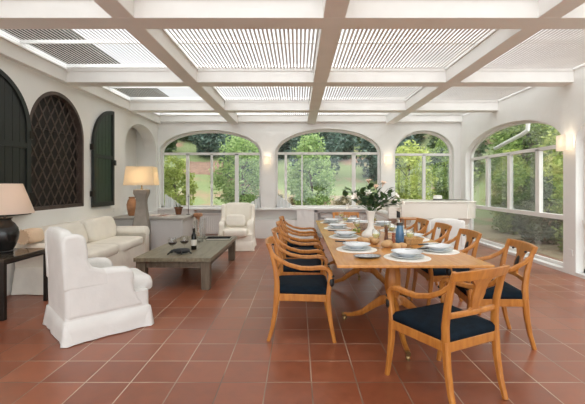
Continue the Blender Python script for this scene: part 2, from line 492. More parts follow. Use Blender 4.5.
for (xa, xb) in spansX:
    for (ya, yb) in spansY:
        m = MB()
        n = int((xb - xa - .03) / SP)
        off = (xb - xa - (n - 1) * SP) / 2
        sx, cz = math.sin(TA), math.cos(TA)
        for i in range(n):
            x = xa + off + i * SP
            # lower right to upper left
            pts = []
            for (s, t) in ((-.5, -.5), (.5, -.5), (.5, .5), (-.5, .5)):
                px = x - s * BW * sx + t * TH * cz
                pz = ZS + .022 + s * BW * cz + t * TH * sx
                pts.append((px, pz))
            m.prism(pts, lambda a, b, t: (a, t, b), ya + .01, yb - .01)
        ym = (ya + yb) / 2
        m.box(xa, xb, ym - .018, ym + .018, ZS + .036, ZS + .075)
        m.box(xa, xb, ya, ya + .03, ZS + .03, ZS + .08).box(xa, xb, yb - .03, yb, ZS + .03, ZS + .08)
        m.box(xa, xa + .02, ya, yb, ZS - .005, ZS + .08).box(xb - .02, xb, ya, yb, ZS - .005, ZS + .08)
        m.build('slat_panel', 'slat', ceil, smooth=False)

# eave of the house over the left edge of the slatted roof
rf = MB()
rf.prism([(-3.22, 3.46), (-3.22, 3.56), (-10, 4.5), (-10, 4.3)], lambda a, b, t: (a, t, b), -3, 12)
tag(rf.build('house_roof', 'roofdark', smooth=False), 'dark house eave seen through the slats at the left', 'roof', kind='structure')

# ------------------------------------------------------------------ windows
def win_arch(name, f, ua, ub, z0, zs, za, w, mull, trz, label, fw=.055, zmid=None, panes=None, low=False):
    root = empty(name, (0, 0, 0), 0, label, 'window', kind='structure')
    d0, d1 = w, w + .05
    P = arch_pts(ua, ub, zs, za, 32)
    hz = za - fw
    Q = arch_pts(ua + fw, ub - fw, zs, za - fw, 32)
    m = MB()
    for i in range(len(P) - 1):
        m.prism([P[i], P[i + 1], Q[i + 1], Q[i]], f, d0, d1)
    m.prism([(ua, z0), (ua + fw, z0), (ua + fw, zs), (ua, zs)], f, d0, d1)
    m.prism([(ub - fw, z0), (ub, z0), (ub, zs), (ub - fw, zs)], f, d0, d1)
    m.prism([(ua, z0), (ub, z0), (ub, z0 + fw), (ua, z0 + fw)], f, d0, d1)
    m.build('window_frame', 'frame', root, smooth=False)
    MB().prism([(ua, trz - .03), (ub, trz - .03), (ub, trz + .03), (ua, trz + .03)], f, d0 - .01, d1 + .01).build('transom', 'frame', root, smooth=False)
    zb = z0
    if zmid:
        MB().prism([(ua, zmid - .045), (ub, zmid - .045), (ub, zmid + .03), (ua, zmid + .03)], f, d0 - .02, d1 + .02).build('window_rail', 'frame', root, smooth=False)
        zb = zmid
    for (u, hw) in mull:
        MB().prism([(u - hw, zb), (u + hw, zb), (u + hw, trz), (u - hw, trz)], f, d0 - .01, d1 + .01).build('mullion', 'frame', root, smooth=False)
    us = [ua] + [u for u, h in mull] + [ub]
    for k in range(len(us) - 1):
        mt = (panes or {}).get(k, 'glass')
        MB().prism([(us[k], zb), (us[k + 1], zb), (us[k + 1], trz), (us[k], trz)], f, w + .022, w + .028).build('pane', mt, root, smooth=False)
    if zmid:
        MB().prism([(ua, z0), (ub, z0), (ub, zmid), (ua, zmid)], f, w + .022, w + .028).build('pane', 'hazedglass', root, smooth=False)
    ap = [(ua, trz)] + [(u, z) for u, z in P if z > trz] + [(ub, trz)]
    MB().prism(ap, f, w + .022, w + .028).build('pane', 'glass', root, smooth=False)
    return root
k = YB / F * 1.02
wx = lambda px: (px - VX) * (YB + .17) / F
win_arch('window_1', fb, A1[0], A1[1], .77, A1[3], A1[4], .15, [(wx(187.7), .035), (wx(211.8), .025), (wx(236.8), .045)], 2.15, 'wide arched four-pane window at the left of the back wall')
win_arch('window_2', fb, A2[0], A2[1], .77, A2[3], A2[4], .15, [(wx(285.8), .03), (wx(302), .018), (wx(353.7), .045)], 2.16, 'wide arched sliding window in the middle of the back wall')
win_arch('window_3', fb, A3[0], A3[1], .77, A3[3], A3[4], .15, [(wx(423.8), .035)], 2.13, 'narrow arched two-pane window behind the piano')
win_arch('window_4', fr, A4[0], A4[1], .05, A4[3], A4[4], .12, [(8.34, .05), (7.48, .045), (6.58, .05)], 1.98, 'large arched window with glass to the floor in the right wall', zmid=.84, panes={1: 'screen', 2: 'screen'})
win_arch('window_5', fr, A5[0], A5[1], .05, A5[3], A5[4], .12, [(2.3, .05), (3.4, .05), (4.5, .05)], 2.02, 'large arched window in the right wall beside the camera', zmid=.80)
cb = MB().box(XR + .0, XR + .22, 5.78, 9.15, 0, .05).box(XR + .0, XR + .22, 1.2, 5.52, 0, .05)
tag(cb.build('trim_3', 'white', smooth=False), 'white kerb under the floor-length glass on the right', 'kerb', kind='structure')

# lattice opening in left wall
win6 = empty('window_6', (0, 0, 0), 0, 'arched opening filled with dark diamond lattice', 'window', kind='structure')
m = MB()
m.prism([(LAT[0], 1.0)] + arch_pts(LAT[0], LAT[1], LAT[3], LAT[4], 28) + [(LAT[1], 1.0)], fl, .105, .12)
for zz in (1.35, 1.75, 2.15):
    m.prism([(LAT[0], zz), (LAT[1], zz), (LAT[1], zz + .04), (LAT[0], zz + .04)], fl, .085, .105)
m.build('unlit_backing', 'cellar', win6, smooth=False)  # near-black boards stand in for the unlit space behind the lattice
m = MB()
P = arch_pts(LAT[0], LAT[1], LAT[3], LAT[4], 28); Q = arch_pts(LAT[0] + .05, LAT[1] - .05, LAT[3], LAT[4] - .05, 28)
for i in range(len(P) - 1):
    m.prism([P[i], P[i + 1], Q[i + 1], Q[i]], fl, .0, .10)
for (a, b, z0, z1) in ((LAT[0], LAT[0] + .05, 1.0, LAT[3]), (LAT[1] - .05, LAT[1], 1.0, LAT[3]), (LAT[0], LAT[1], 1.0, 1.05)):
    m.prism([(a, z0), (b, z0), (b, z1), (a, z1)], fl, .0, .10)
m.build('window_frame', 'lattice', win6, smooth=False)
m = MB()
def inside(u, z):
    return LAT[0] + .03 < u < LAT[1] - .03 and 1.03 < z < arch_z(u, LAT[0], LAT[1], LAT[3], LAT[4]) - .03
for sgn in (-1, 1):
    sl_ = 1.55 * sgn
    for kk in range(-30, 40):
        c0 = kk * .27
        pts = []
        t = LAT[0]
        while t <= LAT[1]:
            z = 1.0 + c0 + sl_ * (t - LAT[0])
            if inside(t, z): pts.append((t, z))
            t += .01
        if len(pts) > 3:
            (a, za), (b, zb) = pts[0], pts[-1]
            w0 = .045 if sgn < 0 else .055
            m.tube([fl(a, za, w0), fl(b, zb, w0)], (.008, .012), 4, up=(1, 0, 0))
m.build('lattice', 'lattice', win6, smooth=False)

# shutters
def shutter(name, ys, yc, label, curved_at, paint):
    """leaf between ys..yc (Y), curve falls towards curved_at"""
    y0, y1 = min(ys, yc), max(ys, yc)
    t0 = empty(name, (XL + .035, (y0 + y1) / 2, 1.0 - .03), 0, label, 'shutter', 'shutters beside the lattice opening')
    ym = (y0 + y1) / 2; W = y1 - y0
    zsp, zap = 2.05, 2.74
    def top(y):
        tt = (y - y0) / W
        if curved_at == 'low': tt = 1 - tt
        tt = max(0, min(1, tt))
        return zsp + (zap - zsp) * math.sqrt(max(0, 1 - tt * tt))
    ys_ = [y0 + W * (.5 - .5 * math.cos(PI * i / 24)) for i in range(25)]
    base = t0.location
    g = lambda a, b, t: (t - base.x, a - base.y, b - base.z)
    def outline(ins, z0):
        out = []
        for y in ys_:
            yy = y0 + ins + (y - y0) * (W - 2 * ins) / W
            tt = (yy - y0 - ins) / (W - 2 * ins)
            if curved_at == 'low': tt = 1 - tt
            zt = zsp + (zap - ins - zsp) * math.sqrt(max(0, 1 - tt * tt))
            out.append((yy, zt))
        return [(y0 + ins, z0)] + out + [(y1 - ins, z0)]
    O = outline(0, .97); I = outline(.075, 1.05)
    m = MB()
    X0, X1 = XL + .012, XL + .058
    for i in range(len(O)):
        j = (i + 1) % len(O)
        m.prism([O[i], O[j], I[j], I[i]], g, X0, X1)
    m.prism([(y0 + .05, 1.82), (y1 - .05, 1.82), (y1 - .05, 1.89), (y0 + .05, 1.89)], g, X0, X1 - .004)
    m.build('shutter_frame', 'shutter', t0, smooth=False)
    m = MB()
    # vertical boards
    nb = 5
    for b in range(nb):
        a0 = y0 + .06 + (W - .12) * b / nb + .003; a1 = y0 + .06 + (W - .12) * (b + 1) / nb - .003
        zt = min(top(a0), top(a1)) - .02
        seg = [(a0 + (a1 - a0) * q / 6, top(a0 + (a1 - a0) * q / 6) - .04) for q in range(7)]
        m.prism([(a0, 1.03)] + seg + [(a1, 1.03)], g, X0 + .004, X1 - .018)
    m.build('board_panel', paint, t0, smooth=False)
    hy = y0 if curved_at == 'low' else y1
    for zz in (1.2, 2.0):
        MB().box(X0 - base.x - .008, X1 - base.x + .008, hy - base.y - .03, hy - base.y + .03, zz - base.z - .05, zz - base.z + .05).build('hinge', 'metal', t0)
    fy = y1 if curved_at == 'low' else y0
    MB().box(X1 - base.x - .01, X1 - base.x + .02, fy - base.y - .03, fy - base.y + .035, 1.72 - base.z, 1.82 - base.z).build('latch', 'black', t0, bevel=.004)
    return t0
shutter('shutter', 6.35, 7.06, 'dark green arched shutter leaf folded open between lattice and alcove', 'low', 'shuttergreen')
shutter('shutter', 4.14, 4.86, 'black arched shutter leaf behind the table lamp, left of the lattice', 'high', 'shutter')

# small wall plates
def plate(loc, axis, w, h, label, d=.012):
    m = MB()
    if axis == 'x': m.box(-d, 0, -w / 2, w / 2, -h / 2, h / 2) if loc[0] > 0 else m.box(0, d, -w / 2, w / 2, -h / 2, h / 2)
    else: m.box(-w / 2, w / 2, -d, 0, -h / 2, h / 2)
    o = m.build('wall_socket', 'white', None, bevel=.003, smooth=False); o.location = loc
    return tag(o, label, 'wall plate')
plate((XL, 7.25, .87), 'x', .22, .08, 'white double wall socket above the sofa arm')
plate((XR, 5.62, .33), 'x', .08, .10, 'small white wall plate low on the right pillar')

# stone counter in the back-left corner
ct = empty('masonry_counter', (-2.85, 8.2, 0), 0, 'plastered masonry counter with grey stone top in the left corner', 'counter')
MB().box(-.685, .69, -1.24, -.45, 0, .70).build('counter_body', 'wallgrey', ct, bevel=.01, smooth=False)
MB().box(-.685, .72, -1.27, -.43, .70, .745).build('counter_top', 'stone', ct, bevel=.008, smooth=False)

# radiators under the windows
def radiator(x0, x1, label):
    r = empty('radiator', ((x0 + x1) / 2, YB + .12, 0), 0, label, 'radiator', 'radiators under the windows')
    hw = (x1 - x0) / 2
    m = MB().box(-hw, hw, -.03, .03, .1, .60)
    n = int(2 * hw / .05)
    for i in range(n):
        x = -hw + .025 + i * 2 * hw / n
        m.box(x - .012, x + .012, -.042, -.03, .14, .55)
    m.build('radiator_panel', 'white', r, bevel=.006, smooth=False)
    m = MB().box(-hw - .02, hw + .02, -.06, .06, .60, .63).box(-hw, -hw + .03, -.03, .03, 0, .1).box(hw - .03, hw, -.03, .03, 0, .1)
    m.build('radiator_cover', 'frame', r, bevel=.004, smooth=False)
radiator(-2.5, -1.4, 'white radiator in the recess behind the far wing chair')
radiator(.58, 1.78, 'white radiator in the grey framed recess behind the dining table')

# ------------------------------------------------------------------ dining chairs
def dining_chair():
    r = empty('dining_chair', (0, 0, 0), 0, 'x', 'chair')
    W = .245
    for s in (-1, 1):
        # front leg (sabre) continuing to the arm support
        fx = s * .25
        MB().tube([(fx, .285, 0), (fx, .262, .12), (fx, .24, .26), (fx, .228, .42)], [(.016, .016), (.018, .018), (.021, .021), (.024, .024)], 8, power=.6, up=(1, 0, 0)).build('leg', 'wood', r)
        rx = s * .22
        MB().tube([(rx, -.285, 0), (rx, -.25, .12), (rx, -.225, .26), (rx, -.212, .42)], [(.016, .016), (.018, .018), (.02, .022), (.021, .026)], 8, power=.6, up=(1, 0, 0)).build('leg', 'wood', r)
        MB().tube([(rx, -.212, .40), (rx, -.210, .52), (rx, -.225, .64), (rx, -.252, .76), (rx * 1.02, -.285, .86)],
                  [(.018, .026), (.018, .024), (.017, .021), (.017, .019), (.016, .016)], 8, power=.6, up=(1, 0, 0)).build('back_post', 'wood', r)
        ax = s * .25
        path = [(rx, -.255, .775), (rx * 1.04, -.20, .725), (rx * 1.09, -.11, .677), (ax, 0, .650), (ax, .09, .648), (ax, .165, .655), (ax, .215, .648), (ax, .245, .620), (ax, .252, .58), (ax, .243, .52), (ax, .232, .42)]
        rr = [(.016, .014), (.017, .015), (.018, .016), (.019, .018), (.019, .02), (.019, .022), (.02, .022), (.021, .022), (.021, .021), (.02, .019), (.022, .02)]
        a = MB().tube(path, rr, 8, power=.6, up=(0, 0, 1)).build('armrest', 'wood', r)
        MB().sup((ax, .258, .528), (.028, .026, .040), .8, 1, nu=12, nv=8).sup((ax, .266, .580), (.024, .020, .014), 1, 1, nu=12, nv=6).build('finial', 'black', a)
    # seat frame
    m = MB()
    m.loft([[(-.225, -.225, z), (.225, -.225, z), (.262, .242, z), (-.262, .242, z)] for z in (.355, .42)])
    m.build('seat_frame', 'wood', r, bevel=.006)
    # seat cushion
    rings = []
    for (ins, z) in ((.012, .415), (.004, .425), (.004, .455), (.02, .472), (.06, .482), (.13, .487)):
        ring = []
        for (cx, cy, a0) in ((-.2, -.2, PI), (.2, -.2, 1.5 * PI), (.235, .215, 0), (-.235, .215, .5 * PI)):
            rad = .03
            for q in range(5):
                a = a0 + q * PI / 8
                ring.append(((cx + rad * math.cos(a)) * (1 - ins / .25), (cy + rad * math.sin(a)) * (1 - ins / .25) if True else 0, z))
        rings.append(ring)
    MB().loft(rings).build('seat_cushion', 'navy', r, angle=60)
    # crest rail: curved board
    rings = []
    for i in range(13):
        t = -1 + 2 * i / 12
        x = t * .247; yb = -.272 - .030 * (1 - t * t)
        zt = .868 - .006 * t * t; zb = .800 + .004 * t * t
        lean = .018
        rings.append([(x, yb + .011, zb), (x, yb - .011, zb), (x, yb - .011 - lean, zt), (x, yb + .011 - lean, zt)])
    MB().loft(rings).build('crest_rail', 'wood', r, bevel=.005)
    MB().tube([(-.22, -.214, .575), (0, -.232, .580), (.22, -.214, .575)], (.018, .011), 8, power=.5, up=(0, 0, 1)).build('cross_rail', 'wood', r)
    # splat
    half = [(.060, .585), (.050, .598), (.030, .612), (.034, .632), (.046, .66), (.053, .70), (.050, .735), (.058, .765), (.085, .795), (.100, .808)]
    poly = [(x, z) for x, z in half] + [(-x, z) for x, z in half[::-1]]
    ysp = lambda z: -.226 - (z - .58) * .30
    rings_v = []
    m = MB()
    for i in range(len(half) - 1):
        (xa, za), (xb, zb) = half[i], half[i + 1]
        m.add([(-xa, ysp(za) - .008, za), (xa, ysp(za) - .008, za), (xb, ysp(zb) - .008, zb), (-xb, ysp(zb) - .008, zb),
               (-xa, ysp(za) + .008, za), (xa, ysp(za) + .008, za), (xb, ysp(zb) + .008, zb), (-xb, ysp(zb) + .008, zb)],
              [(0, 1, 2, 3), (7, 6, 5, 4), (0, 3, 7, 4), (1, 5, 6, 2)] + ([(0, 4, 5, 1)] if i == 0 else []))
    sp = m.build('splat', 'wood', r)
    MB().sup((0, ysp(.69) + .010, .69), (.027, .010, .058), .9, .9, Rm('X', 16), nu=16, nv=10).build('medallion', 'black', sp)
    for s in (-1, 1):
        MB().sup((s * .11, -.268, .797), (.009, .012, .009), 1, 1, nu=10, nv=6).build('inlay_dot', 'black', r)
    return r
ordw = ['nearest the camera', 'second from the camera', 'third from the camera', 'farthest from the camera']
ch = dining_chair()
LY = [3.44, 4.24, 5.04, 5.84]
RY = [3.30, 4.10, 4.80, 5.48]
for i, y in enumerate(LY):
    place(ch, i == 0, (.03, y, 0), -PI / 2 + random.uniform(-.02, .02), 'honey wood armchair with navy seat, %s on the table\'s left' % ordw[i], 'dining armchairs')
for i, y in enumerate(RY):
    place(ch, False, ((1.68, 1.61, 1.59, 1.55)[i], y, 0), PI / 2 - (.10 if i == 0 else .0), 'honey wood armchair with navy seat, %s on the table\'s right' % ordw[i], 'dining armchairs')
place(ch, False, (.985, 2.505, 0), math.radians(26), 'honey wood armchair seen from behind at the near end of the table', 'dining armchairs')
place(ch, False, (.88, 6.58, 0), PI, 'honey wood armchair facing the camera at the far end of the table', 'dining armchairs')
for o_ in [o for o in bpy.data.objects if o.name.startswith('dining_chair')]: o_.scale = (1, 1, .98)

# ------------------------------------------------------------------ dining table
TT = .76
tb = empty('dining_table', (.868, 4.46, 0), 0, 'long honey wood dining table on two carved pedestals', 'table')
hw, hl = .58, 1.73
m = MB().box(-hw, hw, -hl, hl, TT - .022, TT)
m.build('tabletop', 'tablewood', tb, bevel=.006, seg=3, smooth=False)
MB().box(-hw + .12, hw - .12, -hl + .35, hl - .35, TT - .06, TT - .022).build('bearer', 'wood', tb, smooth=False)
for (py, angs) in ((-1.06, (140, 268, 20)), (.25, (152, 318, 50)), (1.35, (150, 270, 30))):
    ped = MB().lathe([(.07, .26), (.085, .275), (.078, .30), (.052, .33), (.062, .37), (.072, .43), (.070, .52), (.058, .60), (.068, .63), (.072, .67), (.10, .70), (.10, .705)], 24, (0, py, 0), rib=8, ribamp=.05)
    p = ped.build('pedestal', 'wood', tb)
    for a in angs:
        ca, sa = math.cos(math.radians(a)), math.sin(math.radians(a))
        pr = [(.03, .30), (.10, .285), (.20, .215), (.32, .12), (.44, .070), (.52, .058)]
        leg = MB().tube([(ca * q, py + sa * q, z) for q, z in pr], [(.045, .025), (.042, .025), (.033, .023), (.026, .021), (.021, .019), (.018, .018)], 8, power=.6, up=(0, 0, 1)).build('leg', 'wood', tb)
        q = .525
        MB().tube([(ca * .49, py + sa * .49, .058), (ca * .545, py + sa * .545, .05)], .02, 10).lathe([(.018, 0), (.021, .012), (.018, .026), (.008, .04)], 12, (ca * q, py + sa * q, 0)).build('caster', 'brass', leg)

# place settings
def mk(name, mb, mat, cat, label, **kw):
    return tag(mb.build(name, mat, None, **kw), label, cat)
pm = mk('placemat', MB().lathe([(.0, 0), (.185, 0), (.187, .002), (.185, .004), (.0, .004)], 36), 'mat', 'placemat', 'x')
pl = mk('dinner_plate', MB().lathe([(.0, .0), (.085, 0), (.10, .006), (.135, .017), (.137, .020), (.13, .020), (.098, .011), (.085, .008), (.0, .008)], 36), 'china', 'plate', 'x')
bo = mk('soup_bowl', MB().lathe([(.0, 0), (.05, 0), (.055, .004), (.088, .024), (.125, .040), (.127, .043), (.122, .043), (.086, .028), (.05, .009), (.0, .008)], 36), 'china', 'bowl', 'x')
kn = empty('table_knife', (0, 0, 0), 0, 'x', 'knife')
MB().box(-.10, .02, -.009, .009, -.001, .001).build('blade', 'steel', kn)
MB().tube([(.015, 0, 0), (.05, 0, .001), (.115, 0, 0)], [(.006, .007), (.007, .009), (.006, .008)], 8).build('handle', 'black', kn)
gl = empty('wine_glass', (0, 0, 0), 0, 'x', 'wine glass')
MB().lathe([(.0, 0), (.034, 0), (.034, .002), (.006, .006), (.004, .012), (.004, .075), (.008, .082), (.028, .096), (.039, .118), (.040, .135), (.034, .172), (.0325, .172), (.038, .135), (.037, .119), (.026, .099), (.0, .09)], 20).build('glass_bowl', 'clear', gl)
MB().lathe([(.0, .0905), (.025, .0995), (.0355, .119), (.0365, .128), (.0, .128)], 20).build('white_wine', 'whitewine', gl)
plc = []
for i, y in enumerate((3.40, 4.22, 5.05, 5.84)):
    plc.append((.535, y, 0, 'on the table\'s left side, %s' % ordw[i]))
for i, y in enumerate((3.32, 4.06, 4.78, 5.46)):
    plc.append((1.24, y, PI, 'on the table\'s right side, %s' % ordw[i]))
plc.append((.885, 3.02, PI / 2, 'at the near end of the table'))
plc.append((.87, 5.98, -PI / 2, 'at the far end of the table'))
for i, (x, y, a, w) in enumerate(plc):
    place(pm, i == 0, (x, y, TT), 0, 'round white woven placemat ' + w, 'placemats')
    place(pl, i == 0, (x, y, TT + .004), 0, 'white dinner plate under a bowl ' + w, 'dinner plates')
    place(bo, i == 0, (x, y, TT + .0125), 0, 'white rimmed soup bowl on a plate ' + w, 'soup bowls')
    ka = a + .6 if i != 8 else .25
    if i == 8: kp = (x + .08, y + .02)
    elif i < 4: kp = (x - .08, y + .02); ka = PI * .9
    else: kp = (x - .075, y - .03); ka = PI * 1.1
    place(kn, i == 0, (kp[0], kp[1], TT + .068), ka, 'black-handled knife laid across the bowl ' + w, 'table knives')
gls = [(.735, 3.50, 'left of the bread rolls near the table\'s front'), (1.06, 3.52, 'between the blue bottle and the straw basket'), (1.02, 4.05, 'behind the blue bottle'), (1.03, 4.30, 'behind the pepper mill'),
       (.70, 4.42, 'just left of the white vase'), (.66, 5.20, 'beside the patterned bowl'), (.68, 5.88, 'at the far left of the table'), (1.05, 5.15, 'right of the patterned bowl')]
for i, (x, y, w) in enumerate(gls):
    place(gl, i == 0, (x, y, TT), 0, 'stemmed glass of white wine standing ' + w, 'white wine glasses')
od = empty('oval_dish', (.565, 3.03, TT), .1, 'small dark oval dish on the bare wood at the table\'s near left corner', 'dish')
MB().lathe([(.0, 0), (.05, 0), (.09, .012), (.096, .016), (.088, .016), (.05, .006), (.0, .005)], 32, mat=Matrix.Diagonal((1.2, .8, 1))).build('dish', 'pewter', od)
MB().lathe([(.0, .006), (.05, .0075), (.085, .0155), (.08, .0175), (.045, .0095), (.0, .009)], 32, mat=Matrix.Diagonal((1.2, .8, 1))).build('dish_lining', 'pattern', od)

# bread
brd = [(.68, 3.74, .045), (.775, 3.72, .042), (.655, 3.87, .036), (.76, 3.84, .04), (.835, 3.50, .046), (.90, 3.40, .044), (.975, 3.47, .038), (.875, 3.61, .042)]
bw = ['front of the left heap', 'right of the left heap', 'left of the left heap', 'back of the left heap', 'left of the heap by the blue bottle', 'front of the heap by the blue bottle', 'right of the heap by the blue bottle', 'back of the heap by the blue bottle']
rolls = MB().sup((0, 0, .026), (.045, .036, .027), .9, .95, nu=18, nv=10, wob=.12, seed=3)
br = mk('bread_roll', rolls, 'bread', 'bread', 'x')
for i, (x, y, s) in enumerate(brd):
    place(br, i == 0, (x, y, TT), random.uniform(0, 3), 'golden brown bread roll, %s' % bw[i], 'bread rolls', (s / .038,) * 3)
bk = empty('straw_basket', (1.13, 3.72, TT), .2, 'low woven straw basket on the table\'s right side', 'basket')
MB().loft([[(sx * (.085 + d) * 1, sy * (.06 + d), z) for sx, sy in ((-1, -1), (1, -1), (1, 1), (-1, 1))] for d, z in ((0, 0), (.012, .06), (.004, .06), (-.006, .01))]).build('basket_body', 'basket', bk, bevel=.008)
MB().tube([(-.097, -.072, .06), (.097, -.072, .06), (.097, .072, .06), (-.097, .072, .06), (-.097, -.072, .06)], .007, 8).build('rim', 'basket', bk)

bb = empty('blue_bottle', (.985, 3.60, TT), 0, 'blue glass bottle standing among the bread on the table', 'bottle')
MB().lathe([(.0, 0), (.038, 0), (.041, .008), (.041, .10), (.036, .15), (.03, .18), (.029, .20)], 24, rib=6, ribamp=.03).build('bottle_body', 'blueglass', bb)
MB().lathe([(.030, .20), (.031, .202), (.031, .225), (.0, .228)], 20).build('stopper', 'pewter', bb)
db = empty('tall_mill', (1.385, 5.13, TT), 0, 'tall glass-bodied mill with black top at the table\'s right edge', 'pepper mill')
MB().lathe([(.0, 0), (.028, 0), (.028, .01), (.022, .03), (.022, .14), (.0, .142)], 18).build('mill_body', 'clear', db)
MB().lathe([(.0, .003), (.018, .004), (.018, .11), (.0, .112)], 14).build('salt', 'vase', db)
MB().lathe([(.022, .14), (.026, .145), (.024, .20), (.026, .225), (.022, .245), (.0, .25)], 18).build('mill_head', 'black', db)
pmill = empty('pepper_mill', (.93, 3.92, TT), 0, 'tall dark wooden pepper mill behind the bread rolls', 'pepper mill')
MB().lathe([(.0, 0), (.023, 0), (.023, .02), (.017, .05), (.016, .09), (.020, .115), (.012, .122), (.0, .123)], 18).build('mill_body', 'millwood', pmill)
MB().lathe([(.012, .122), (.02, .13), (.021, .145), (.012, .158), (.005, .162), (.006, .17), (.0, .174)], 18).build('mill_head', 'millwood', pmill)
smill = empty('salt_mill', (.985, 3.84, TT), 0, 'short reddish wooden salt mill beside the blue bottle', 'salt mill')
MB().lathe([(.0, 0), (.022, 0), (.022, .015), (.016, .04), (.019, .07), (.011, .075), (.0, .076)], 18).build('mill_body', 'saltpink', smill)
MB().lathe([(.011, .075), (.018, .08), (.018, .092), (.008, .1), (.0, .102)], 18).build('mill_head', 'saltpink', smill)
pb = empty('serving_bowl', (.86, 4.92, TT), 0, 'large grey patterned serving bowl in the middle of the table', 'bowl')
MB().lathe([(.0, 0), (.06, 0), (.065, .012), (.11, .05), (.135, .10), (.138, .106), (.130, .106), (.105, .055), (.06, .02), (.0, .016)], 32).build('bowl_body', 'pattern', pb)
MB().lathe([(.134, .098), (.142, .102), (.140, .112), (.130, .108)], 32).build('rim', 'china', pb)
# grapes
gp = empty('grape_bunch', (.735, 4.62, TT), 0, 'bunch of green grapes lying beside the vase', 'grapes')
for i in range(16):
    a = random.uniform(0, 6.28); r_ = .05 * math.sqrt(random.random()); lv = 0 if i < 10 else 1
    MB().sup((r_ * math.cos(a) * 1.4, r_ * math.sin(a), .014 + lv * .022), (.014, .014, .014), 1, 1, nu=10, nv=7).build('grape', 'grape', gp)
MB().tube([(0, 0, .045), (.02, .01, .06), (.05, .01, .065)], .003, 6).build('stalk', 'stem', gp)

# vase and flowers
vz = empty('flower_vase', (.81, 4.14, TT), 0, 'white ceramic vase with slender neck holding lilies', 'vase')
MB().lathe([(.0, 0), (.075, 0), (.088, .012), (.094, .04), (.085, .07), (.058, .095), (.036, .12), (.030, .16), (.032, .23), (.040, .29), (.052, .325), (.050, .325), (.036, .29), (.027, .22), (.025, .15), (.0, .13)], 32, rib=12, ribamp=.025).build('vase_body', 'vase', vz)
MB().lathe([(.05, .32), (.055, .324), (.053, .332), (.049, .327)], 32).build('rim', 'vase', vz)
bq = empty('flower_bouquet', (.81, 4.14, TT + .2), 0, 'loose bouquet of dark leaves and white lilies in the white vase', 'flowers')
stems = MB(); leaves = MB()
rs = random.Random(11)
tips = []
for i in range(26):
    a = rs.uniform(0, 2 * PI); e = rs.uniform(.1, 1.25)
    L_ = rs.uniform(.26, .42)
    dx, dy, dz = math.sin(e) * math.cos(a), math.sin(e) * math.sin(a) * .8, math.cos(e)
    p0 = Vector((0, 0, -.05)); p1 = Vector((dx * .03, dy * .03, .13)); p2 = p1 + Vector((dx, dy, dz)) * L_ * .55; p3 = p1 + Vector((dx, dy, dz * .9)) * L_
    stems.tube([p0, p1, p2, p3], [.003, .003, .0025, .0015], 5)
    tips.append((p3, Vector((dx, dy, dz))))
    for q in range(8):
        t = rs.uniform(.15, 1.02)
        c = p1.lerp(p3, t)
        ang = rs.uniform(0, 6.28); el = rs.uniform(-.5, .9)
        d = (Vector((math.cos(ang) * math.cos(el), math.sin(ang) * math.cos(el), math.sin(el))) + Vector((dx, dy, dz)) * .6).normalized()
        sidev = d.cross(Vector((0, 0, 1))).normalized()
        nrm = sidev.cross(d)
        ll = rs.uniform(.06, .105); ww = ll * rs.uniform(.24, .36)
        b0 = c
        pts = [b0, b0 + d * ll * .35 + sidev * ww - nrm * .004, b0 + d * ll * .75 + sidev * ww * .7 - nrm * .006, b0 + d * ll - nrm * .015, b0 + d * ll * .75 - sidev * ww * .7 - nrm * .006, b0 + d * ll * .35 - sidev * ww - nrm * .004, b0 + d * ll * .5 + nrm * .004]
        leaves.add([tuple(p) for p in pts], [(0, 1, 6), (1, 2, 6), (2, 3, 6), (3, 4, 6), (4, 5, 6), (5, 0, 6)])
stems.build('stems', 'stem', bq)
leaves.build('foliage', 'leafdark', bq, angle=80)
def lily(c, d, size, mat):
    d = d.normalized()
    s1 = d.orthogonal().normalized(); s2 = d.cross(s1)
    m = MB()
    for k_ in range(6):
        a = k_ * PI / 3
        o = s1 * math.cos(a) + s2 * math.sin(a); tw = d.cross(o)
        pr = [(0, 0, .1), (.35, .25, .22), (.7, .6, .25), (.85, 1.0, .12), (.75, 1.15, .01)]
        vs = []; fs = []
        for (h_, r_, w_) in pr:
            base = c + d * h_ * size + o * r_ * size * .75
            vs += [tuple(base - tw * w_ * size), tuple(base + d * -.03 * size), tuple(base + tw * w_ * size)]
        for q in range(len(pr) - 1):
            fs += [(q * 3, q * 3 + 1, q * 3 + 4, q * 3 + 3), (q * 3 + 1, q * 3 + 2, q * 3 + 5, q * 3 + 4)]
        m.add(vs, fs)
    m.tube([c - d * .02, c + d * .01, c + d * .03], [.004, .008, .006], 6)
    return m.build('lily_flower', mat, bq, angle=80)
flw = [((-.16, -.05, .26), (-.7, -.4, .5), .07, 'lily'), ((-.05, -.10, .30), (-.1, -.7, .6), .06, 'lily'), ((.22, -.06, .20), (.7, -.5, .4), .075, 'lily'),
       ((.28, .02, .13), (.9, -.3, .1), .07, 'lily'), ((.25, -.04, .27), (.6, -.5, .6), .06, 'lily'), ((-.22, 0, .16), (-.8, -.4, .2), .06, 'lily'),
       ((-.02, .02, .42), (-.1, -.2, 1), .06, 'lilypeach'), ((.13, 0, .40), (.2, -.3, 1), .06, 'lilypeach'), ((.04, -.06, .37), (0, -.5, .8), .05, 'lilypeach'), ((.31, -.05, .21), (.8, -.5, .3), .055, 'lily')]
for (c, d, s, mt) in flw:
    lily(Vector(c) * 1.02, Vector(d), s * .85, mt)
vz.scale = (1.08, 1.08, .92); bq.location.z -= .02

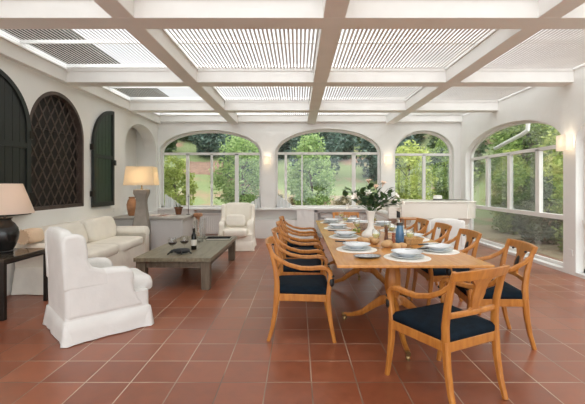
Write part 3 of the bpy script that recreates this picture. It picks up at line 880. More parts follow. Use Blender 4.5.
# ------------------------------------------------------------------ slip-covered seats
def rrect(hx, hy, z, r=.05, n=5, wave=0, ph=0, per=6):
    pts = []
    for (sx, sy, a0) in ((-1, -1, PI), (1, -1, 1.5 * PI), (1, 1, 0), (-1, 1, .5 * PI)):
        for q in range(n + 1):
            a = a0 + q * PI / 2 / n
            pts.append([sx * (hx - r) + r * math.cos(a), sy * (hy - r) + r * math.sin(a)])
    # densify
    out = []
    for i in range(len(pts)):
        p, q = pts[i], pts[(i + 1) % len(pts)]
        L_ = math.hypot(q[0] - p[0], q[1] - p[1]); kk = max(1, int(L_ / .06))
        for j in range(kk):
            t = j / kk
            out.append((p[0] + (q[0] - p[0]) * t, p[1] + (q[1] - p[1]) * t))
    res = []
    for (x, y) in out:
        l = math.hypot(x, y)
        w = wave * mnoise.noise(Vector((x * per, y * per, ph)))
        res.append((x * (1 + w / l), y * (1 + w / l), z))
    return res
def rr_same(levels, r=.05, per=6, seed=0):
    """levels: (hx, hy, z, wave)"""
    hx0, hy0 = levels[0][0], levels[0][1]
    rings = []
    base = rrect(hx0, hy0, 0, r, per=per)
    for (hx, hy, z, wv) in levels:
        ring = []
        for (x, y, _) in base:
            X, Y = x * hx / hx0, y * hy / hy0
            l = math.hypot(X, Y)
            w = wv * (mnoise.noise(Vector((X * per, Y * per, seed))) + .5 * mnoise.noise(Vector((X * per * 3, Y * per * 3, seed + 5))))
            ring.append((X * (1 + w / l), Y * (1 + w / l), z + .3 * abs(w) * (1 if z > .05 else 0)))
        rings.append(ring)
    return rings
def wing_chair(label, loc, rz, mat, pillow=False, seed=1):
    r = empty('wing_armchair', loc, rz, label, 'armchair')
    hx, hy = .358, .36
    m = MB().loft(rr_same([(hx + .018, hy + .018, .008, .022), (hx + .01, hy + .011, .10, .014), (hx + .004, hy + .004, .19, .008), (hx - .004, hy - .004, .195, .004), (hx - .006, hy - .006, .205, .003), (hx - .008, hy - .008, .34, .002)], .04, 7, seed))
    for sx in (-1, 1):
        for sy in (-1, 1):
            X, Y = sx * hx, sy * hy
            m.loft([[(X - sx * .012, Y - sy * .03, .19), (X + sx * .004, Y - sy * .004, .19), (X - sx * .012, Y + sy * .004, .19), (X - sx * .03, Y - sy * .012, .19)],
                    [(X + sx * .010, Y - sy * .05, .10), (X + sx * .022, Y - sy * .01, .10), (X + sx * .002, Y + sy * .018, .10), (X - sx * .05, Y - sy * .0, .10)],
                    [(X + sx * .018, Y - sy * .08, .006), (X + sx * .042, Y - sy * .01, .006), (X + sx * .004, Y + sy * .034, .006), (X - sx * .07, Y + sy * .010, .006)]])
    m.build('skirt', mat, r, angle=70)
    MB().sup((0, .10, .375), (.25, .345, .095), .45, .25, wob=.05, seed=seed).build('seat_cushion', mat, r)
    mt = Rm('X', 7)
    # back
    m = MB()
    rings = []
    for z, hw_, y0, y1 in ((.28, .32, -.36, -.16), (.5, .33, -.365, -.20), (.72, .335, -.375, -.235), (.86, .33, -.385, -.255), (.925, .30, -.385, -.27), (.955, .22, -.375, -.29), (.962, .1, -.365, -.31)):
        n = 24; ring = []
        for i in range(n):
            a = 2 * PI * i / n
            x = hw_ * math.copysign(abs(math.cos(a)) ** .35, math.cos(a)); y = (y0 + y1) / 2 + (y1 - y0) / 2 * math.copysign(abs(math.sin(a)) ** .5, math.sin(a))
            ring.append((x, y, z + (0.0 if z < .9 else .0)))
        rings.append(ring)
    m.loft(rings).build('backrest', mat, r, angle=70)
    for s in (-1, 1):
        f = lambda a, b, t: (t, a, b)
        # wing
        wp = [(-.365, .45), (-.382, .88), (-.36, .925), (-.25, .932), (-.20, .90), (-.183, .80), (-.178, .70), (-.155, .635), (-.05, .60), (.0, .56), (.0, .45)]
        MB().prism(wp, f, s * .362, s * .275).build('wing', mat, r, bevel=.035, seg=4, angle=60)
        # arm: solid side panel with softly rounded top and curved front
        ap = [(-.352, .20), (-.36, .605), (-.10, .60), (.06, .597), (.155, .585), (.205, .55), (.215, .50), (.205, .44), (.22, .36), (.27, .27), (.33, .20)]
        MB().prism(ap, f, s * .360, s * .225).build('arm', mat, r, bevel=.045, seg=5, angle=60)
    if pillow:
        pp = empty('lumbar_cushion', (loc[0] - .0, loc[1] - .13, .475), rz, 'small white lumbar cushion on the far wing chair', 'cushion')
        MB().sup((0, 0, .13), (.21, .07, .125), .55, .45, Rm('X', 14), wob=.05, seed=4).build('cushion_cover', mat, pp)
    return r
wing_chair('white slipcovered wing armchair in the left foreground, seen from behind', (-1.93, 3.60, 0), math.radians(-46), 'slip', seed=2)
wing_chair('cream slipcovered wing armchair facing the camera at the far end of the coffee table', (-1.30, 7.92, 0), math.radians(183), 'cream', True, seed=7)
wc = wing_chair('white slipcovered armchair between the dining chairs and the piano', (2.33, 6.10, 0), math.radians(-6), 'slip', seed=4)
wc.scale = (.80, .9, .86)

# sofa
so = empty('sofa', (-3.10, 5.66, 0), -PI / 2, 'cream slipcovered sofa along the left wall', 'sofa')
hx, hy = 1.10, .40
MB().loft(rr_same([(hx + .012, hy + .02, .008, .03), (hx + .006, hy + .01, .12, .02), (hx, hy, .26, .006), (hx - .01, hy - .01, .33, .002)], .04, 5, 3)).build('skirt', 'cream', so, angle=70)
for sx in (-1, 1):
    MB().sup((sx * .445, .055, .385), (.44, .355, .085), .4, .2, wob=.04, seed=sx + 3, nu=36).build('seat_cushion', 'cream', so)
    MB().sup((sx * .45, -.19, .615), (.44, .115, .195), .5, .35, Rm('X', 14), wob=.07, seed=sx + 9, nu=36).build('back_cushion', 'cream', so)
    prof = []
    for q in range(15):
        a = -PI * .28 + q * (PI * 1.56) / 14
        prof.append((math.cos(a) * .10, .535 + math.sin(a) * .085))
    poly = [(.08, .02)] + prof + [(-.08, .02)]
    rings = []
    for (y, sc) in ((-.40, 1), (0, 1), (.36, 1), (.395, .98), (.412, .9)):
        rings.append([(sx * .99 + p[0] * sc, y, (p[1] - .3) * sc + .3) for p in poly])
    MB().loft(rings).build('arm', 'cream', so, angle=60)
MB().sup((0, -.335, .50), (.86, .085, .29), .3, .2, Rm('X', 3), nu=48).build('backrest', 'cream', so)
cu = empty('throw_cushion', (-3.34, 4.655, .628), 0, 'peach ruffled bolster cushion on the sofa\'s near end beside the lamp', 'cushion')
MB().sup((0, 0, .09), (.10, .14, .09), .55, .6, wob=.10, seed=12).build('cushion_cover', 'peach', cu)
MB().lathe([(.07, 0), (.105, .012), (.10, .03), (.085, .02)], 28, (0, 0, 0), Matrix.Translation((0, -.13, .09)) @ Matrix.Scale(.85, 4) @ Matrix.Rotation(PI / 2, 4, 'X'), 14, .10).build('ruffle', 'peach', cu)

# ------------------------------------------------------------------ coffee table
CT = .42
cf = empty('coffee_table', (-1.605, 5.76, 0), 0, 'low weathered grey-brown wooden coffee table before the sofa', 'coffee table')
m = MB()
for i in range(6):
    x0 = -.495 + i * .165
    m.box(x0 + .0006, x0 + .1644, -1.02, 1.02, CT - .05, CT)
m.build('tabletop', 'greywood', cf, bevel=.003, smooth=False)
m = MB().box(-.43, .43, -.95, -.92, CT - .14, CT - .05).box(-.43, .43, .92, .95, CT - .14, CT - .05).box(-.43, -.40, -.95, .95, CT - .14, CT - .05).box(.40, .43, -.95, .95, CT - .14, CT - .05)
m.build('apron', 'brownwood', cf, smooth=False)
for sx in (-1, 1):
    for sy in (-1, 1):
        MB().loft([[(sx * .415 + a * w, sy * .935 + b * w, z) for a, b in ((-1, -1), (1, -1), (1, 1), (-1, 1))] for w, z in ((.052, 0), (.06, CT - .05))]).build('leg', 'brownwood', cf, bevel=.005, smooth=False)
for sx in (-.22, .22):
    MB().sup((sx, -.955, CT - .095), (.02, .02, .02), 1, 1, nu=12, nv=8).build('drawer_knob', 'brownwood', cf)

wbx = empty('wine_bottle', (-1.50, 5.36, CT), 0, 'dark wine bottle with pale label on the coffee table', 'bottle')
MB().lathe([(.0, 0), (.034, 0), (.038, .006), (.038, .185), (.033, .21), (.018, .235), (.0145, .255), (.0145, .295), (.0, .296)], 24).build('bottle_body', 'darkglass', wbx)
MB().lathe([(.0384, .06), (.0387, .061), (.0387, .145), (.0384, .146)], 24).build('bottle_label', 'paperlabel', wbx)
MB().lathe([(.015, .25), (.0165, .252), (.0165, .305), (.0, .307)], 16).build('capsule', 'black', wbx)
rg = empty('red_wine_glass', (0, 0, 0), 0, 'x', 'wine glass')
MB().lathe([(.0, 0), (.038, 0), (.038, .002), (.006, .006), (.004, .014), (.004, .085), (.01, .092), (.038, .106), (.058, .128), (.060, .148), (.046, .205), (.0445, .205), (.058, .148), (.056, .129), (.036, .109), (.0, .10)], 22).build('glass_bowl', 'clear', rg)
MB().lathe([(.0, .1005), (.035, .1095), (.0545, .129), (.0575, .146), (.0, .146)], 22).build('red_wine', 'redwine', rg)
place(rg, True, (-1.73, 5.12, CT), 0, 'large glass of red wine on the coffee table, left of its pair', 'red wine glasses')
place(rg, False, (-1.60, 5.24, CT), 0, 'large glass of red wine on the coffee table, next to the bottle', 'red wine glasses')
# black ornament
orn = empty('black_ornament', (-1.59, 5.02, CT), .25, 'black branching ornament lying in front of the wine glasses', 'ornament')
MB().sup((.02, 0, .045), (.10, .05, .035), .8, .8, wob=.25, seed=5).build('ornament_body', 'black', orn)
for (x, y, t_) in ((-.13, -.04, .01), (-.10, .05, .01), (.02, -.07, .01), (.12, -.03, .012), (.10, .06, .01), (-.02, .07, .01)):
    MB().tube([(x * .35, y * .4, .05), (x * .8, y * .8, .055), (x * 1.1, y * 1.1, .02), (x * 1.25, y * 1.2, .008)], [.016, .014, .01, .008], 7).build('branch', 'black', orn)
bkb = empty('black_book', (-1.36, 6.40, CT), .05, 'flat black book at the far end of the coffee table', 'book')
MB().box(-.20, .20, -.13, .13, 0, .004).box(-.20, .20, -.13, .13, .024, .028).box(-.20, -.193, -.13, .13, 0, .028).build('cover', 'felt', bkb, smooth=False)
MB().box(-.193, .195, -.125, .125, .004, .024).build('pages', 'paperlabel', bkb, smooth=False)
cy = mk('glass_cylinder_vase', MB().lathe([(.0, 0), (.075, 0), (.078, .004), (.078, .34), (.074, .34), (.073, .012), (.0, .012)], 28), 'clear', 'vase', 'x')
place(cy, True, (-1.63, 6.10, CT), 0, 'tall clear glass cylinder vase on the coffee table, nearer the bottle', 'glass cylinder vases')
place(cy, False, (-1.68, 6.45, CT), 0, 'tall clear glass cylinder vase on the coffee table, beside the black book', 'glass cylinder vases')

# carved wooden stand behind coffee table
st = empty('wooden_stand', (-2.03, 7.55, 0), 0, 'reddish carved wooden stand beside the corner counter', 'stand')
MB().lathe([(.10, 0), (.10, .03), (.05, .06), (.03, .1), (.035, .3), (.022, .5), (.03, .66), (.04, .70)], 16).build('post', 'copper', st)
MB().lathe([(.04, .70), (.085, .72), (.09, .76), (.07, .78), (.0, .785)], 20, rib=6, ribamp=.08).build('stand_top', 'copper', st)

# ------------------------------------------------------------------ lamps
sd = empty('side_table', (-3.22, 4.03, 0), 0, 'dark metal side table with glossy top in the left foreground', 'side table')
ZT_ = .61
MB().box(-.30, .30, -.34, .34, ZT_ - .03, ZT_).build('tabletop', 'darktop', sd, bevel=.004, smooth=False)
MB().box(-.29, .29, -.33, -.30, ZT_ - .06, ZT_ - .03).box(-.29, .29, .30, .33, ZT_ - .06, ZT_ - .03).box(.26, .29, -.33, .33, ZT_ - .06, ZT_ - .03).box(-.29, -.26, -.33, .33, ZT_ - .06, ZT_ - .03).build('apron', 'metal', sd, smooth=False)
for sx in (-1, 1):
    for sy in (-1, 1):
        MB().box(sx * .278 - .022, sx * .278 + .022, sy * .318 - .022, sy * .318 + .022, 0, ZT_ - .03).build('leg', 'metal', sd, bevel=.003, smooth=False)
tl = empty('table_lamp', (-3.20, 4.06, ZT_), 0, 'black urn table lamp with pale flared shade on the side table', 'lamp')
MB().lathe([(.0, 0), (.075, 0), (.08, .02), (.072, .03), (.095, .07), (.125, .15), (.132, .21), (.12, .27), (.09, .32), (.062, .345), (.058, .365), (.07, .375), (.066, .385), (.02, .39), (.012, .40), (.012, .47), (.0, .471)], 32).build('lamp_base', 'urn', tl)
def shade_mb(r0, r1, z0, z1, t=.004):
    return MB().loft([[(r * math.cos(2 * PI * i / 40), r * math.sin(2 * PI * i / 40), z) for i in range(40)] for r, z in ((r0, z0), (r1, z1), (r1 - t, z1), (r0 - t, z0), (r0, z0))], False)
shade_mb(.272, .160, .43, .755).build('lamp_shade', 'lampshade2', tl)
MB().sup((0, 0, .55), (.035, .035, .05), 1, 1, nu=14, nv=10).build('bulb', 'bulbw', tl)
def plight(loc, e, col, r=.05, parent=None):
    l = bpy.data.lights.new('lamp_light', 'POINT'); l.energy = e; l.color = col; l.shadow_soft_size = r
    o = bpy.data.objects.new('lamp_light', l); COL.objects.link(o); o.location = loc
    return o

fp = empty('floor_lamp', (-2.88, 6.86, 0), math.radians(8), 'lit lamp on a waisted grey pedestal in the back-left corner', 'lamp')
rings = []
for (w, z) in ((.20, 0), (.20, .05), (.19, .12), (.17, .62), (.145, .74), (.115, .90), (.105, 1.02), (.11, 1.10), (.15, 1.19), (.155, 1.20), (.155, 1.26), (.12, 1.27)):
    rings.append([(sx * w * .78, sy * w * .78, z) for sx, sy in ((-1, -1), (1, -1), (1, 1), (-1, 1))])
MB().loft(rings).build('pedestal', 'pedestal', fp, bevel=.006)
MB().lathe([(.03, 1.265), (.012, 1.29), (.012, 1.45), (.0, 1.451)], 12).build('lamp_stem', 'brass', fp)
MB().loft([[(sx * r, sy * r * .8, z) for sx, sy in ((-1, -1), (1, -1), (1, 1), (-1, 1))] for r, z in ((.265, 1.345), (.230, 1.685), (.226, 1.685), (.261, 1.345), (.265, 1.345))], False).build('lamp_shade', 'lampshade', fp, smooth=False)
MB().sup((0, 0, 1.47), (.045, .045, .055), 1, 1, nu=14, nv=10).build('bulb', 'bulb', fp)

# sconces
def sconce(loc, rz, label, w=.17, h=.20):
    r = empty('wall_sconce', loc, rz, label, 'wall lamp', 'wall sconces')
    # local: wall at y=0, projects towards -y
    MB().box(-.05, .05, -.02, 0, -.06, .06).build('back_plate', 'white', r, bevel=.004, smooth=False)
    MB().box(-.02, .02, -.07, -.02, -.03, -.015).build('bracket', 'brass', r, smooth=False)
    d = .13
    m = MB()
    wt = w * .46
    m.loft([[(-wt, -.02, z), (-wt * s_, -d, z), (wt * s_, -d, z), (wt, -.02, z), (wt - .006, -.02, z), (wt * s_ - .006, -d + .006, z), (-wt * s_ + .006, -d + .006, z), (-wt + .006, -.02, z)] for s_, z in ((1.05, -h / 2), (1, h / 2))])
    m.build('lamp_shade', 'sconce', r, smooth=False)
    MB().sup((0, -.07, 0), (.022, .022, .04), 1, 1, nu=12, nv=8).build('bulb', 'bulbw', r)
    v = Matrix.Rotation(rz, 3, 'Z') @ Vector((0, -.07, 0))
    return (loc[0] + v.x, loc[1] + v.y, loc[2])
S1 = sconce((-.77, YB, 1.97), 0, 'white box wall sconce between the left and middle back windows')
S2 = sconce((2.28, YB, 1.97), 0, 'white box wall sconce between the middle window and the piano window')
S3 = sconce((XR, 5.65, 1.99), -PI / 2, 'white box wall sconce high on the right pillar', .22, .24)

# ------------------------------------------------------------------ counter-top things
tv = empty('terracotta_jar', (-3.28, 7.35, .745), 0, 'reddish terracotta jar on the counter behind the floor lamp', 'jar')
MB().lathe([(.0, 0), (.06, 0), (.075, .03), (.095, .15), (.10, .22), (.08, .30), (.055, .34), (.065, .37), (.06, .37), (.05, .34), (.0, .33)], 24).build('jar_body', 'copper', tv)
MB().tube([(.07, 0, .31), (.13, 0, .29), (.12, 0, .2), (.098, 0, .16)], .011, 8).build('handle', 'terra', tv)
pt = empty('potted_cactus', (-2.45, 7.63, .745), 0, 'small dark plant pot on the corner counter', 'pot plant')
MB().lathe([(.0, 0), (.055, 0), (.075, .12), (.088, .125), (.088, .155), (.078, .155), (.07, .13), (.0, .125)], 20).build('pot', 'millwood', pt)
for i in range(5):
    a = i * 1.3
    MB().tube([(.02 * math.cos(a), .02 * math.sin(a), .12), (.05 * math.cos(a), .05 * math.sin(a), .19), (.075 * math.cos(a), .075 * math.sin(a), .22 + .02 * i)], [.008, .006, .002], 5).build('leaf', 'leafdark', pt)
sk = empty('metal_spike', (-2.24, 7.6, .745), 0, 'thin dark candle spike on the corner counter by the pot', 'candle spike')
MB().lathe([(.0, 0), (.04, 0), (.04, .008), (.006, .014), (.005, .40), (.0, .42)], 12).build('spike', 'metal', sk)
MB().lathe([(.005, .36), (.018, .365), (.016, .375), (.005, .376)], 12).build('drip_pan', 'metal', sk)
for i, (x, y, a, c, w) in enumerate(((-2.88, 7.35, .15, 'page', 'left of the open magazines on the corner counter'), (-2.55, 7.22, -.25, 'page', 'right of the open magazines on the corner counter'))):
    mg = empty('magazine', (x, y, .745), a, 'printed magazine, ' + w, 'magazine', 'magazines on the counter')
    MB().box(-.12, .12, -.15, .15, 0, .012).build('page_block', c, mg, smooth=False)
    MB().box(-.121, .0, -.151, .151, .012, .014).build('cover', 'terra' if i else 'paperlabel', mg, smooth=False)

# net curtains at sill corners
def net(x, s, w, h, label):
    m = MB(); n = 16
    o = empty('net_curtain', (x, YB + .10, .77), 0, label, 'curtain', 'short net curtains')
    vs = []; fs = []
    for i in range(n + 1):
        t = i / n
        y = .012 * math.sin(t * 28)
        zt = h * (1 - t) ** .8 + .025 * abs(math.sin(t * PI * 4)) + .02
        vs += [(s * t * w, y, 0), (s * t * w, y, zt), (s * t * w, y + .004, 0), (s * t * w, y + .004, zt)]
    for i in range(n):
        a, b = i * 4, i * 4 + 4
        fs += [(a, b, b + 1, a + 1), (a + 2, a + 3, b + 3, b + 2), (a + 1, b + 1, b + 3, a + 3), (a, a + 2, b + 2, b)]
    m.add(vs, fs); m.build('net_cloth', 'net', o)
net(-3.40, 1, .42, .32, 'short white net curtain in the left corner of the left back window')
net(-.96, -1, .34, .26, 'short white net curtain in the right corner of the left back window')
net(-.54, 1, .40, .30, 'short white net curtain in the left corner of the middle back window')

# ------------------------------------------------------------------ piano
pn = empty('grand_piano', (2.12, 7.62, 0), 0, 'white baby grand piano in the back-right corner', 'piano')
out = [(0, 0), (1.35, 0)]
for q in range(13):
    a = -PI / 2 + q * PI / 12 * 1.0
    out.append((1.35 + .28 * math.cos(a) * 1.0, .30 + .30 * math.sin(a)))
out += [(1.40, .62), (1.15, .70), (.95, .86), (.75, 1.08), (.55, 1.26), (.35, 1.36), (0, 1.38)]
fz = lambda a, b, t: (a, b, t)
MB().prism(out, fz, .655, .985).build('rim', 'piano', pn, bevel=.012, seg=3)
big = [(-.0 + (x - .75) * 1.02 + .75, (y - .65) * 1.02 + .65) for x, y in out]
MB().prism(big, fz, .985, 1.012).build('lid', 'piano', pn, bevel=.008, seg=3)
MB().box(-.26, 0, .02, 1.36, .655, .74).box(-.26, 0, .02, .10, .74, .90).box(-.26, 0, 1.28, 1.36, .74, .90).build('keybed', 'piano', pn, bevel=.01, smooth=False)
m = MB()
for i in range(44):
    y = .11 + i * 1.16 / 44
    m.box(-.23, -.08, y, y + 1.16 / 44 - .002, .742, .76)
m.build('white_keys', 'white', pn, smooth=False)
for (x, y) in ((1.36, .22), (.12, .18), (.12, 1.18)):
    MB().lathe([(.0, 0), (.04, 0), (.045, .04), (.05, .05), (.055, .10), (.075, .30), (.10, .46), (.11, .50), (.085, .52), (.12, .56), (.13, .655)], 20, (x, y, 0)).build('leg', 'piano', pn)
MB().box(.06, .12, .62, .74, .08, .655).box(.02, .22, .56, .80, .04, .10).build('pedal_lyre', 'piano', pn, bevel=.01)
ps = empty('plant_table', (2.22, 7.30, 0), 0, 'small square wooden table in front of the white piano', 'side table')
MB().box(-.19, .19, -.19, .19, .68, .705).build('tabletop', 'wood', ps, bevel=.005, smooth=False)
for sx in (-1, 1):
    for sy in (-1, 1):
        MB().box(sx * .165 - .014, sx * .165 + .014, sy * .165 - .014, sy * .165 + .014, 0, .68).build('leg', 'wood', ps, smooth=False)
MB().box(-.165, .165, -.165, .165, .30, .32).build('shelf', 'wood', ps, smooth=False)
ht = empty('straw_hat', (3.08, 8.20, 1.012), 0, 'white straw hat with dark band on the piano lid', 'hat')
MB().lathe([(.0, 0), (.10, 0), (.165, .008), (.17, .012), (.10, .012), (.098, .02), (.095, .08), (.085, .105), (.05, .112), (.0, .108)], 28, mat=Matrix.Diagonal((1, .85, 1))).build('crown', 'straw', ht)
MB().lathe([(.100, .013), (.1015, .014), (.0995, .035), (.098, .036)], 28, mat=Matrix.Diagonal((1, .85, 1))).build('hatband', 'felt', ht)
sm = empty('music_book', (3.45, 8.12, 1.012), .15, 'dark closed music book lying flat on the piano lid', 'book')
MB().box(-.19, .19, -.13, .13, 0, .003).box(-.19, .19, -.13, .13, .017, .02).build('cover', 'black', sm, smooth=False)
MB().box(-.185, .185, -.125, .125, .003, .017).build('pages', 'paperlabel', sm, smooth=False)

# ------------------------------------------------------------------ garden
def hgt(x, y):
    h = -.12
    if y > 12.5: h += (y - 12.5) * .13
    if y > 17.5: h += (y - 17.5) * .22
    if x > 9: h += (x - 9) * .25
    if x < -4 and y > 12: h += (-4 - x) * .06
    return h + .08 * mnoise.noise(Vector((x * .5, y * .5, 0)))
m = MB(); nx, ny = 70, 60
vs = []; fs = []
for j in range(ny + 1):
    for i in range(nx + 1):
        x = -26 + 56 * i / nx; y = -14 + 54 * j / ny
        z = hgt(x, y)
        if -6 < x < 5.5 and y < 11: z = -.14
        vs.append((x, y, z))
for j in range(ny):
    for i in range(nx):
        a = j * (nx + 1) + i
        fs.append((a, a + 1, a + nx + 2, a + nx + 1))
m.add(vs, fs)
tag(m.build('lawn', 'lawn', angle=180), 'grass lawn and hillside behind the house', 'lawn', kind='structure')
# bare earth bed along the right glass
m = MB(); vs = []; fs = []
for j in range(15):
    for i in range(9):
        x = 4.62 + 2.6 * i / 8; y = 4.5 + 9 * j / 14
        edge = i in (0, 8) or j in (0, 14)
        vs.append((x, y, -.13 if edge else max(-.1, hgt(x, y)) + .05 + .04 * mnoise.noise(Vector((x * 2, y * 2, 1)))))
for j in range(14):
    for i in range(8):
        a = j * 9 + i
        fs.append((a, a + 1, a + 10, a + 9))
tag(m.add(vs, fs).build('garden_bed', 'earth', angle=180), 'bare earth bed outside the right-hand glass', 'garden bed', kind='structure')

def strip(x0, x1, y0, y1, lift, mat, label):
    m = MB(); vs = []; fs = []; a_, b_ = 24, 14
    for j in range(b_ + 1):
        for i in range(a_ + 1):
            x = x0 + (x1 - x0) * i / a_; y = y0 + (y1 - y0) * j / b_ + .3 * mnoise.noise(Vector((x * .8, j * .1, 3)))
            edge = i in (0, a_) or j in (0, b_)
            vs.append((x, y, hgt(x, y) + (-.1 if edge else lift + .05 * mnoise.noise(Vector((x * 3, y * 3, 1))))))
    for j in range(b_):
        for i in range(a_):
            a = j * (a_ + 1) + i
            fs.append((a, a + 1, a + a_ + 2, a + a_ + 1))
    tag(m.add(vs, fs).build('garden_bed', mat, angle=180), label, 'garden bed', kind='structure')
strip(-1.6, 5.5, 15.6, 18.3, .10, 'earth', 'dry earth bed at the foot of the lawn behind the middle window')
strip(-7.2, -4.4, 21.2, 23.4, .12, 'fordry', 'bare reddish bank on the hillside behind the left window')
def tree(name, label, cat, x, y, h, r, mat, n=3000, leaf=.07, z0=None, clusters=60, trunk=True, low=.15, group=None, seed=0, cone=0, crown_lo=None):
    rr = random.Random(seed * 77 + 5)
    g = hgt(x, y) - .05 if z0 is None else z0
    o = empty(name, (x, y, g), 0, label, cat, group)
    m = MB(); vs = m.v; fs = m.f
    zc = (h * (1 + low)) / 2; hz = h * (1 - low) / 2
    cl = []
    for i in range(clusters):
        while True:
            p = Vector((rr.uniform(-1, 1), rr.uniform(-1, 1), rr.uniform(-1, 1)))
            if .25 < p.length < 1: break
        if rr.random() < .7: p = p.normalized() * rr.uniform(.7, 1.0)
        sc = 1.0
        if cone: sc = 1 - cone * (p.z * .5 + .5)
        cl.append(Vector((p.x * r * sc, p.y * r * sc, zc + p.z * hz)))
    cr = r * .42 * (1 if not cone else .8)
    for i in range(n):
        c = cl[i % clusters]
        d = Vector((max(-.68, min(.68, rr.gauss(0, .45))), max(-.68, min(.68, rr.gauss(0, .45))), max(-.57, min(.57, rr.gauss(0, .38))))) * cr
        p = c + d
        if p.z < .03: p.z = .03 + rr.random() * .1
        a = Vector((rr.gauss(0, 1), rr.gauss(0, 1), rr.gauss(0, .7))).normalized()
        b = a.cross(Vector((rr.gauss(0, 1), rr.gauss(0, 1), rr.gauss(0, 1)))).normalized()
        s = leaf * rr.uniform(.6, 1.3); w = s * .45
        k0 = len(vs)
        vs.append(tuple(p - a * s)); vs.append(tuple(p + b * w)); vs.append(tuple(p + a * s)); vs.append(tuple(p - b * w))
        fs.append((k0, k0 + 1, k0 + 2, k0 + 3))
    me = bpy.data.meshes.new('foliage'); me.from_pydata(vs, [], fs); me.materials.append(MT[mat])
    q = bpy.data.objects.new('foliage', me); COL.objects.link(q); q.parent = o
    t = MB()
    t.tube([(0, 0, 0), (.02 * h, 0, h * .3), (0, .02 * h, h * .6), (0, 0, h * .9)], [max(.02, h * .018), h * .014, h * .009, .004], 7)
    for i in range(7):
        a = rr.uniform(0, 6.28); zz = h * rr.uniform(.15, .7)
        t.tube([(0, 0, zz), (math.cos(a) * r * .35, math.sin(a) * r * .35, zz + h * .1), (math.cos(a) * r * .75, math.sin(a) * r * .75, zz + h * .18)], [h * .008, h * .005, .003], 5)
    t.build('branches', 'bark', o)
    return o
# bushes close to the back windows
tree('garden_bush', 'yellow-green bush outside the left edge of the left back window', 'bush', -3.98, 12.0, 2.4, .55, 'lf_yellow', 5500, .06, seed=1)
tree('garden_bush', 'light green bush outside the right half of the left back window', 'bush', -1.9, 12.6, 3.2, .85, 'lf_light', 6500, .06, seed=2, clusters=80)
tree('garden_bush', 'loose light green young tree outside the left half of the middle window', 'tree', .45, 13.2, 3.35, .95, 'lf_light', 6000, .06, seed=3, clusters=60, cone=.55)
tree('garden_bush', 'yellow-green bush outside the left half of the piano window', 'bush', 3.75, 12.5, 3.0, .75, 'lf_yellow', 5500, .065, seed=4)
tree('garden_bush', 'mid green bush outside the right half of the piano window', 'bush', 5.55, 13.5, 3.5, .75, 'lf_mid', 6500, .065, seed=5)
# right side
RS = [(6.0, 7.6, 1.75, .6, 'lf_mid', 'low dense bush outside the right glass, nearest the pillar'), (6.0, 9.2, 1.7, .6, 'lf_dark', 'dark low bush outside the middle of the right glass'), (6.3, 10.85, 2.0, .6, 'lf_mid', 'low green bush outside the far end of the right glass'),
      (7.2, 12.6, 2.6, .6, 'lf_yellow', 'low yellow-green bush beyond the back-right corner of the house'),
      (8.0, 8.7, 3.6, 1.0, 'lf_light', 'light green tree behind the near end of the right window'), (9.3, 11.6, 4.3, 1.2, 'lf_yellow', 'tall yellow-green tree behind the middle of the right window'), (8.9, 14.6, 4.4, 1.15, 'lf_mid', 'mid green tree behind the far end of the right window'),
      (12.0, 9.0, 4.6, 1.7, 'lf_mid', 'broad green tree far behind the right pillar'), (12.8, 13.8, 5.0, 1.9, 'lf_light', 'broad light green tree far behind the right window'), (17.0, 10.0, 5.2, 2.0, 'lf_dark', 'dark tree at the far right of the garden'), (17.5, 15.6, 5.5, 2.1, 'lf_dark', 'dark tree at the far corner of the right garden')]
for i, (x, y, h, r, mt, lb) in enumerate(RS):
    tree('garden_bush' if h < 3 else 'garden_tree', lb, 'bush' if h < 3 else 'tree', x, y, h, r, mt, 5000 if h < 3 else 7500, .06 if h < 3 else .085, seed=20 + i, low=.0 if h < 3 else .05, clusters=80)
wl = ['leftmost', 'second from the left', 'third from the left', 'fourth from the left', 'fourth from the right', 'third from the right', 'second from the right', 'rightmost']
wf = ['leftmost', 'second from the left', '', 'third from the left', 'in the middle', 'third from the right', 'second from the right', 'rightmost']
for i in range(8):
    x = -13.65 + 3.9 * i
    if i == 2: continue
    x += .75 if i == 1 else (-1.05 if i > 2 else 0)
    tree('conifer_tree', 'dark conifer in the front row on the hillside, ' + wf[i], 'tree', x, 20.5, 3.3, 1.5, 'lf_conifer' if 2 < i < 6 else 'lf_dark', 5500, .13, seed=60 + i, low=.0, clusters=80, group='trees on the hillside', cone=.25)
for i in range(8):
    x = -13.6 + 4.0 * i
    tree('conifer_tree', 'dark conifer in the back row on the hillside, ' + wl[i], 'tree', x, 24.8, 3.1, 1.55, 'lf_conifer' if 1 < i < 6 else 'lf_dark', 5000, .15, seed=90 + i, low=.0, clusters=80, group='trees on the hillside', cone=.2)
for i in range(8):
    tree('conifer_tree', 'low dark tree in the topmost row on the hillside, ' + wl[i], 'tree', -15.8 + 4.0 * i, 29.2, 2.1, 1.55, 'lf_dark', 4000, .17, seed=170 + i, low=-.1, clusters=70, group='trees on the hillside')
dp = [(.0, 16.6), (1.0, 17.0), (2.0, 16.5), (3.0, 17.0), (4.0, 16.6), (-1.0, 17.0)]
dw = ['second from the left', 'third from the left', 'third from the right', 'second from the right', 'rightmost', 'leftmost']
for i, (x, y) in enumerate(dp):
    tree('low_shrub', 'low dry brownish shrub below the middle back window, %s of six' % dw[i], 'shrub', x, y, .50, .36, 'lf_dry', 1300, .045, seed=130 + i, low=.0, clusters=30, group='low dry shrubs')
# gutter and downpipe outside right arch
gt = empty('gutter_pipe', (5.0, 8.9, 2.35), 0, 'white gutter pipe with elbow outside the right arched window', 'gutter pipe')
MB().tube([(-.02, 0.5, -.08), (.0, -.15, .05), (.02, -.55, .13), (.03, -.75, .20), (.03, -.78, .42), (.03, -.80, .9)], .045, 12).build('pipe', 'white', gt)
MB().tube([(.03, -.80, .88), (.03, -.80, .93)], .055, 12).build('collar', 'white', gt)

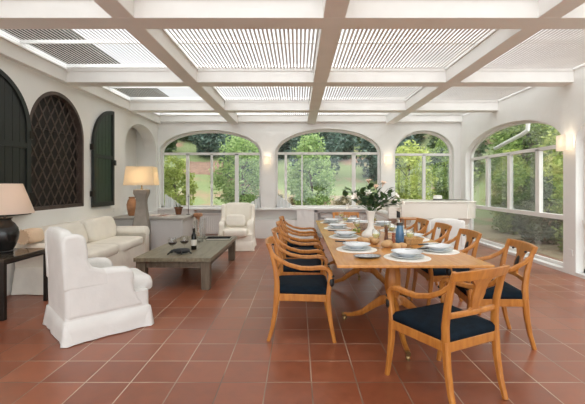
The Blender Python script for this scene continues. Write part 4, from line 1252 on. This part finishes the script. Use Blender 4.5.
# ------------------------------------------------------------------ lights
w = bpy.data.worlds.new('world'); SC.world = w; w.use_nodes = True
nt = w.node_tree; nt.nodes.clear()
L = nt.links.new
tc = N(nt, 'ShaderNodeTexCoord'); sp = N(nt, 'ShaderNodeSeparateXYZ'); L(tc.outputs['Generated'], sp.inputs[0])
cr = N(nt, 'ShaderNodeValToRGB')
cr.color_ramp.elements[0].position = 0.0; cr.color_ramp.elements[0].color = (.75, .80, .84, 1)
cr.color_ramp.elements[1].position = .9; cr.color_ramp.elements[1].color = (1.0, 1.0, .98, 1)
L(sp.outputs[2], cr.inputs[0])
bg = N(nt, 'ShaderNodeBackground')
# veiled sun behind the camera: that side of the overcast sky is brighter
ms = N(nt, 'ShaderNodeMapRange', interpolation_type='SMOOTHSTEP')
ms.inputs[1].default_value = -.35; ms.inputs[2].default_value = .65; ms.inputs[3].default_value = 2.9; ms.inputs[4].default_value = .98
dv = N(nt, 'ShaderNodeVectorMath', operation='DOT_PRODUCT'); dv.inputs[1].default_value = (-.58, .81, 0)
L(tc.outputs['Generated'], dv.inputs[0]); L(dv.outputs['Value'], ms.inputs[0]); L(ms.outputs[0], bg.inputs[1])
L(cr.outputs[0], bg.inputs[0])
wo = N(nt, 'ShaderNodeOutputWorld'); L(bg.outputs[0], wo.inputs[0])

plight((-2.88, 6.86, 1.50), 8, (1, .84, .6), .04)
plight((-3.20, 4.06, ZT_ + .55), 1.6, (1, .84, .66), .05)
for s in (S1, S2, S3):
    plight(s, 3.0, (1, .82, .6), .03)

# ------------------------------------------------------------------ view settings
SC.view_settings.view_transform = 'Standard'
SC.view_settings.look = 'None'
SC.view_settings.exposure = 0.62
SC.view_settings.gamma = 1.0
SC.view_settings.use_curve_mapping = False
SC.cycles.use_denoising = True
SC.cycles.max_bounces = 10
SC.cycles.diffuse_bounces = 6
SC.cycles.transparent_max_bounces = 24
SC.cycles.caustics_reflective = False
SC.cycles.caustics_refractive = False
SC.cycles.sample_clamp_indirect = 6
